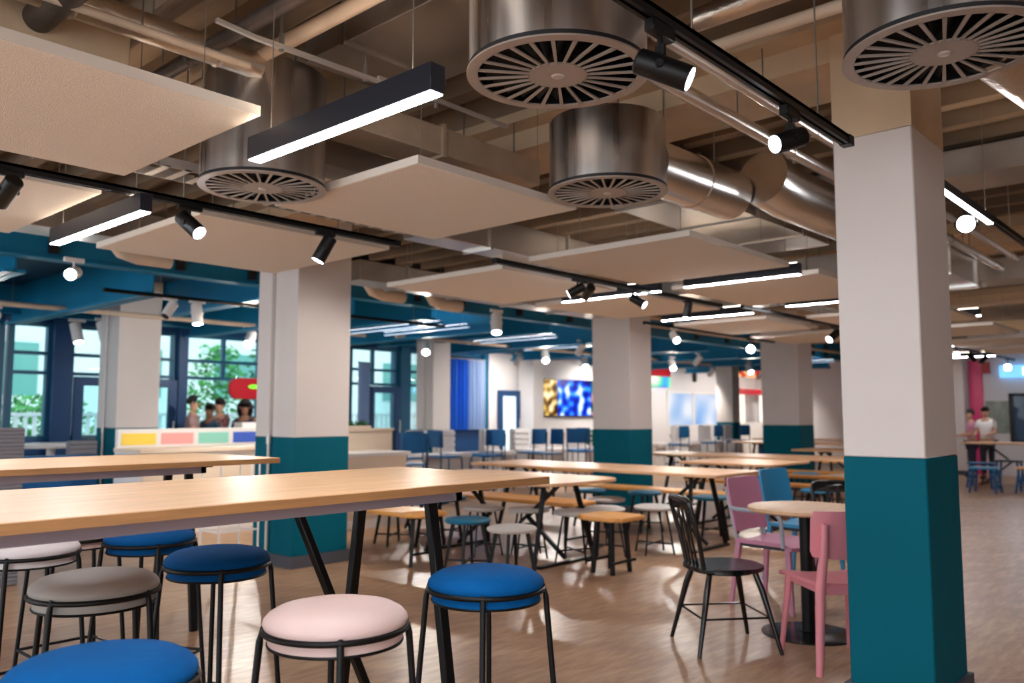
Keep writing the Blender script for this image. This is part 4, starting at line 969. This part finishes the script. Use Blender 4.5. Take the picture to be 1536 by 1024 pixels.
def far_stool(label, x, y, z, m, lm):
    t = thing('square_stool', label, 'stool', (x, y, 0)); MB().prism(rrect(-.2, -.2, .2, .2, .04, 3), z-.03, z).build('seat', m, t)
    for sx in (-1, 1):
        for sy in (-1, 1): MB().bar((sx*.15, sy*.15, z-.03), (sx*.2, sy*.2, 0), .03, .03).build('leg', lm, t)
    MB().bar((-.19, -.19, .12), (.19, -.19, .12), .02, .02).bar((-.19, .19, .12), (.19, .19, .12), .02, .02).build('stretcher', lm, t)
far_stool('black topped stool under the distant oak table at the right edge', 16.6, 3.35, .52, BLACKM, CNAVY)
far_stool('blue stool at the near side of the distant oak table at the right edge', 15.8, 3.55, .43, CBLUE, CNAVY)
far_stool('orange topped stool at the right edge', 16.2, 2.95, .43, ORANGE, CNAVY)
far_stool('dark stool cut by the right edge', 16.6, 2.62, .45, BLACKM, BLACKM)
far_stool('dark blue stool behind the blue one at the right edge', 16.9, 3.85, .45, CNAVY, CNAVY)

# ------------------------------------------------------------------ people (distant, behind the kiosk counter)
SKIN = mat('skin', (196, 148, 122), .6); SKIND = mat('darker skin', (120, 84, 66), .6)
HAIR = mat('dark hair', (28, 22, 22), .7, bump=.4, bscale=60)
def skin_mesh(name, verts, edges, radii, m, parent, sub=2, root=0):
    me = bpy.data.meshes.new(name); me.from_pydata(verts, edges, []); o = bpy.data.objects.new(name, me); COL.objects.link(o)
    o.parent = parent; me.materials.append(m)
    sk = o.modifiers.new('skin', 'SKIN'); sk.use_smooth_shade = True
    for i, r_ in enumerate(radii):
        v = me.skin_vertices[0].data[i]; v.radius = (r_ if isinstance(r_, tuple) else (r_, r_)); v.use_root = (i == root)
    s_ = o.modifiers.new('sub', 'SUBSURF'); s_.levels = sub; s_.render_levels = sub
    return o
def person(label, loc, rz, shirt, trousers, skin=SKIN, h=1.66, long_hair=False, arm='forward'):
    t = thing('person', label, 'person', loc, rz); k = h/1.75
    V = []; E = []; Rr = []
    def v(x, y, z, r, prev=None):
        V.append((x*k, y*k, z*k)); Rr.append(r*k if not isinstance(r, tuple) else tuple(q*k for q in r)); i = len(V)-1
        if prev is not None: E.append((prev, i))
        return i
    pel = v(0, 0, .95, (.13, .16)); w = v(0, 0, 1.10, (.11, .14), pel); ch = v(.01, 0, 1.30, (.12, .17), w); sh = v(0, 0, 1.43, (.08, .12), ch); nk = v(.01, 0, 1.50, .052, sh)
    hd = v(.025, 0, 1.58, .075, nk); hd2 = v(.02, 0, 1.67, .085, hd)
    for s_ in (-1, 1):
        a = v(0, s_*.17, 1.41, .055, sh); 
        if arm == 'forward': b_ = v(.05, s_*.22, 1.14, .043, a); c = v(.28, s_*.15, 1.08, .033, b_); d = v(.36, s_*.13, 1.09, (.02, .035), c)
        else: b_ = v(-.02, s_*.22, 1.12, .043, a); c = v(.04, s_*.22, .88, .033, b_); d = v(.06, s_*.21, .80, (.02, .035), c)
        for q in range(4): v(d and V[d][0]/k+.07*(1 if arm == 'forward' else .2), V[d][1]/k+(q-1.5)*.018, V[d][2]/k-(.02 if arm == 'forward' else .09)-.006*(q % 2), .009, d)
        v(V[d][0]/k+.03, V[d][1]/k-s_*.04, V[d][2]/k-.01, .010, d)
        hp = v(0, s_*.09, .88, .095, pel); kn = v(.02, s_*.10, .50, .06, hp); an = v(0, s_*.10, .09, .042, kn); v(.13, s_*.11, .035, (.03, .045), an)
    skin_mesh('body', V, E, Rr, skin, t, 1)
    # clothes as fitted shells
    V2 = []; E2 = []; R2 = []
    def u(x, y, z, r, p=None):
        V2.append((x*k, y*k, z*k)); R2.append(r*k if not isinstance(r, tuple) else tuple(q*k for q in r)); i = len(V2)-1
        if p is not None: E2.append((p, i))
        return i
    p0 = u(0, 0, .93, (.145, .18)); p1 = u(0, 0, 1.10, (.128, .16), p0); p2 = u(.01, 0, 1.30, (.138, .19), p1); p3 = u(0, 0, 1.43, (.09, .13), p2); u(.005, 0, 1.47, .065, p3)
    for s_ in (-1, 1): a = u(0, s_*.175, 1.41, .068, p3); u(.03, s_*.21, 1.22, .060, a)
    skin_mesh('shirt', V2, E2, R2, shirt, t, 1)
    V3 = [(0, 0, .95*k)]; E3 = []; R3 = [(.14*k, .17*k)]
    for s_ in (-1, 1):
        n0 = len(V3); V3 += [(0, s_*.09*k, .86*k), (.02*k, s_*.10*k, .50*k), (0, s_*.10*k, .11*k)]; R3 += [.105*k, .075*k, .06*k]; E3 += [(0, n0), (n0, n0+1), (n0+1, n0+2)]
    skin_mesh('trousers', V3, E3, R3, trousers, t, 1)
    for s_ in (-1, 1): MB().prism([(-.07*k, s_*.11*k-.045*k), (.15*k, s_*.11*k-.045*k), (.18*k, s_*.11*k), (.15*k, s_*.11*k+.045*k), (-.07*k, s_*.11*k+.045*k)], 0, .075*k).build('shoe', BLACKM, t, bevel=.015)
    hb = MB()
    bmesh.ops.create_icosphere(hb.b, subdivisions=3, radius=1)
    for vv in list(hb.b.verts):
        if (vv.co.x > .45 and vv.co.z < .45) or vv.co.z < (-.95 if long_hair else -.35): hb.b.verts.remove(vv)
    ho = hb.build('hair', HAIR, t); ho.scale = ((.112 if not long_hair else .15)*k, (.10 if not long_hair else .15)*k, (.125 if not long_hair else .20)*k); ho.location = (.008*k, 0, (1.665 if not long_hair else 1.62)*k)
    fc = MB()
    for s_ in (-1, 1): fc.lathe([(0, .008), (.008, .004), (.010, 0), (.008, -.004), (0, -.008)], (.100*k, s_*.032*k, 1.66*k), 10)
    fc.build('eyes', BLACKM, t)
    MB().path([(.10*k, 0, 1.65*k), (.122*k, 0, 1.62*k), (.105*k, 0, 1.605*k)], .010, 8, rs=[.007, .014, .010]).build('nose', skin, t)
    MB().bar((.100*k, -.024*k, 1.575*k), (.100*k, .024*k, 1.575*k), .012, .009).build('mouth', mat('lips '+label[:12], (160, 90, 84), .6), t)
    for s_ in (-1, 1): MB().lathe([(0, .028), (.016, .015), (.018, 0), (.012, -.018), (0, -.026)], (.015*k, s_*.085*k, 1.645*k), 10).build('ear', skin, t)
    return t
TEE = mat('mauve brown tee', (150, 122, 124), .85); DARK = mat('dark patterned top', (36, 30, 44), .85, var=.6, vscale=30); NAVYC = mat('navy trousers', (34, 40, 60), .85); TEAL2 = mat('dark teal top', (30, 60, 84), .85, var=.3, vscale=10); APR = mat('dusty pink top', (176, 120, 118), .8)
person('standing person with short dark hair in a mauve brown tee, facing right', (6.34, 12.4, 0), R(-35), TEE, NAVYC, h=1.58)
person('person with big dark curly hair in a dark patterned top below the red canopy', (7.06, 12.08, 0), R(-140), DARK, NAVYC, SKIND, h=1.5, long_hair=True)
person('person in a dark teal top bending to the counter between the other two people', (6.64, 12.4, 0), R(200), TEAL2, NAVYC, SKIND, h=1.46)
person('person in a dusty pink top leaning in from behind under the red canopy', (6.98, 12.72, 0), R(190), APR, NAVYC, SKIN, h=1.55)
person('distant person in a white top behind the stools at the right edge', (19.2, 4.25, 0), R(170), WHITEL, NAVYC, SKIN, h=1.45)
person('distant person in a pink top left of the white-topped one at the right edge', (19.5, 4.60, 0), R(120), CMAUVE, NAVYC, SKIN, h=1.4)

# ------------------------------------------------------------------ camera, daylight, output
cam = bpy.data.cameras.new('camera'); co = bpy.data.objects.new('camera', cam); COL.objects.link(co)
cam.lens = 36*1250/1536; cam.sensor_width = 36; cam.clip_end = 200
co.location = (0, 0, 1.3); co.rotation_euler = (R(90)+math.atan(110/1250), 0, R(42-90))
cam.dof.use_dof = True; cam.dof.focus_distance = 2.9; cam.dof.aperture_fstop = 2.4
sc.camera = co
w = bpy.data.worlds.new('daylight'); sc.world = w; w.use_nodes = True
nt = w.node_tree; bg = nt.nodes['Background']
tc = nt.nodes.new('ShaderNodeTexCoord'); dp = nt.nodes.new('ShaderNodeVectorMath'); dp.operation = 'DOT_PRODUCT'; dp.inputs[1].default_value = (-.98, -.2, 0)
mr = nt.nodes.new('ShaderNodeMapRange'); mr.inputs['From Min'].default_value = -.2; mr.inputs['From Max'].default_value = .5; mr.inputs['To Min'].default_value = 1.7; mr.inputs['To Max'].default_value = 3.0
nt.links.new(tc.outputs['Generated'], dp.inputs[0]); nt.links.new(dp.outputs['Value'], mr.inputs['Value']); nt.links.new(mr.outputs['Result'], bg.inputs['Strength'])
bg.inputs['Color'].default_value = (.86, .94, 1, 1)
# daylight through windows and added side openings, with fill from added unseen lamps
vs = sc.view_settings; vs.view_transform = 'Standard'; vs.look = 'None'; vs.gamma = 1; vs.use_curve_mapping = False; vs.exposure = 0.16
sc.cycles.max_bounces = 8; sc.cycles.diffuse_bounces = 5; sc.cycles.glossy_bounces = 4; sc.cycles.transparent_max_bounces = 8; sc.cycles.sample_clamp_indirect = 6
sc.cycles.use_denoising = True
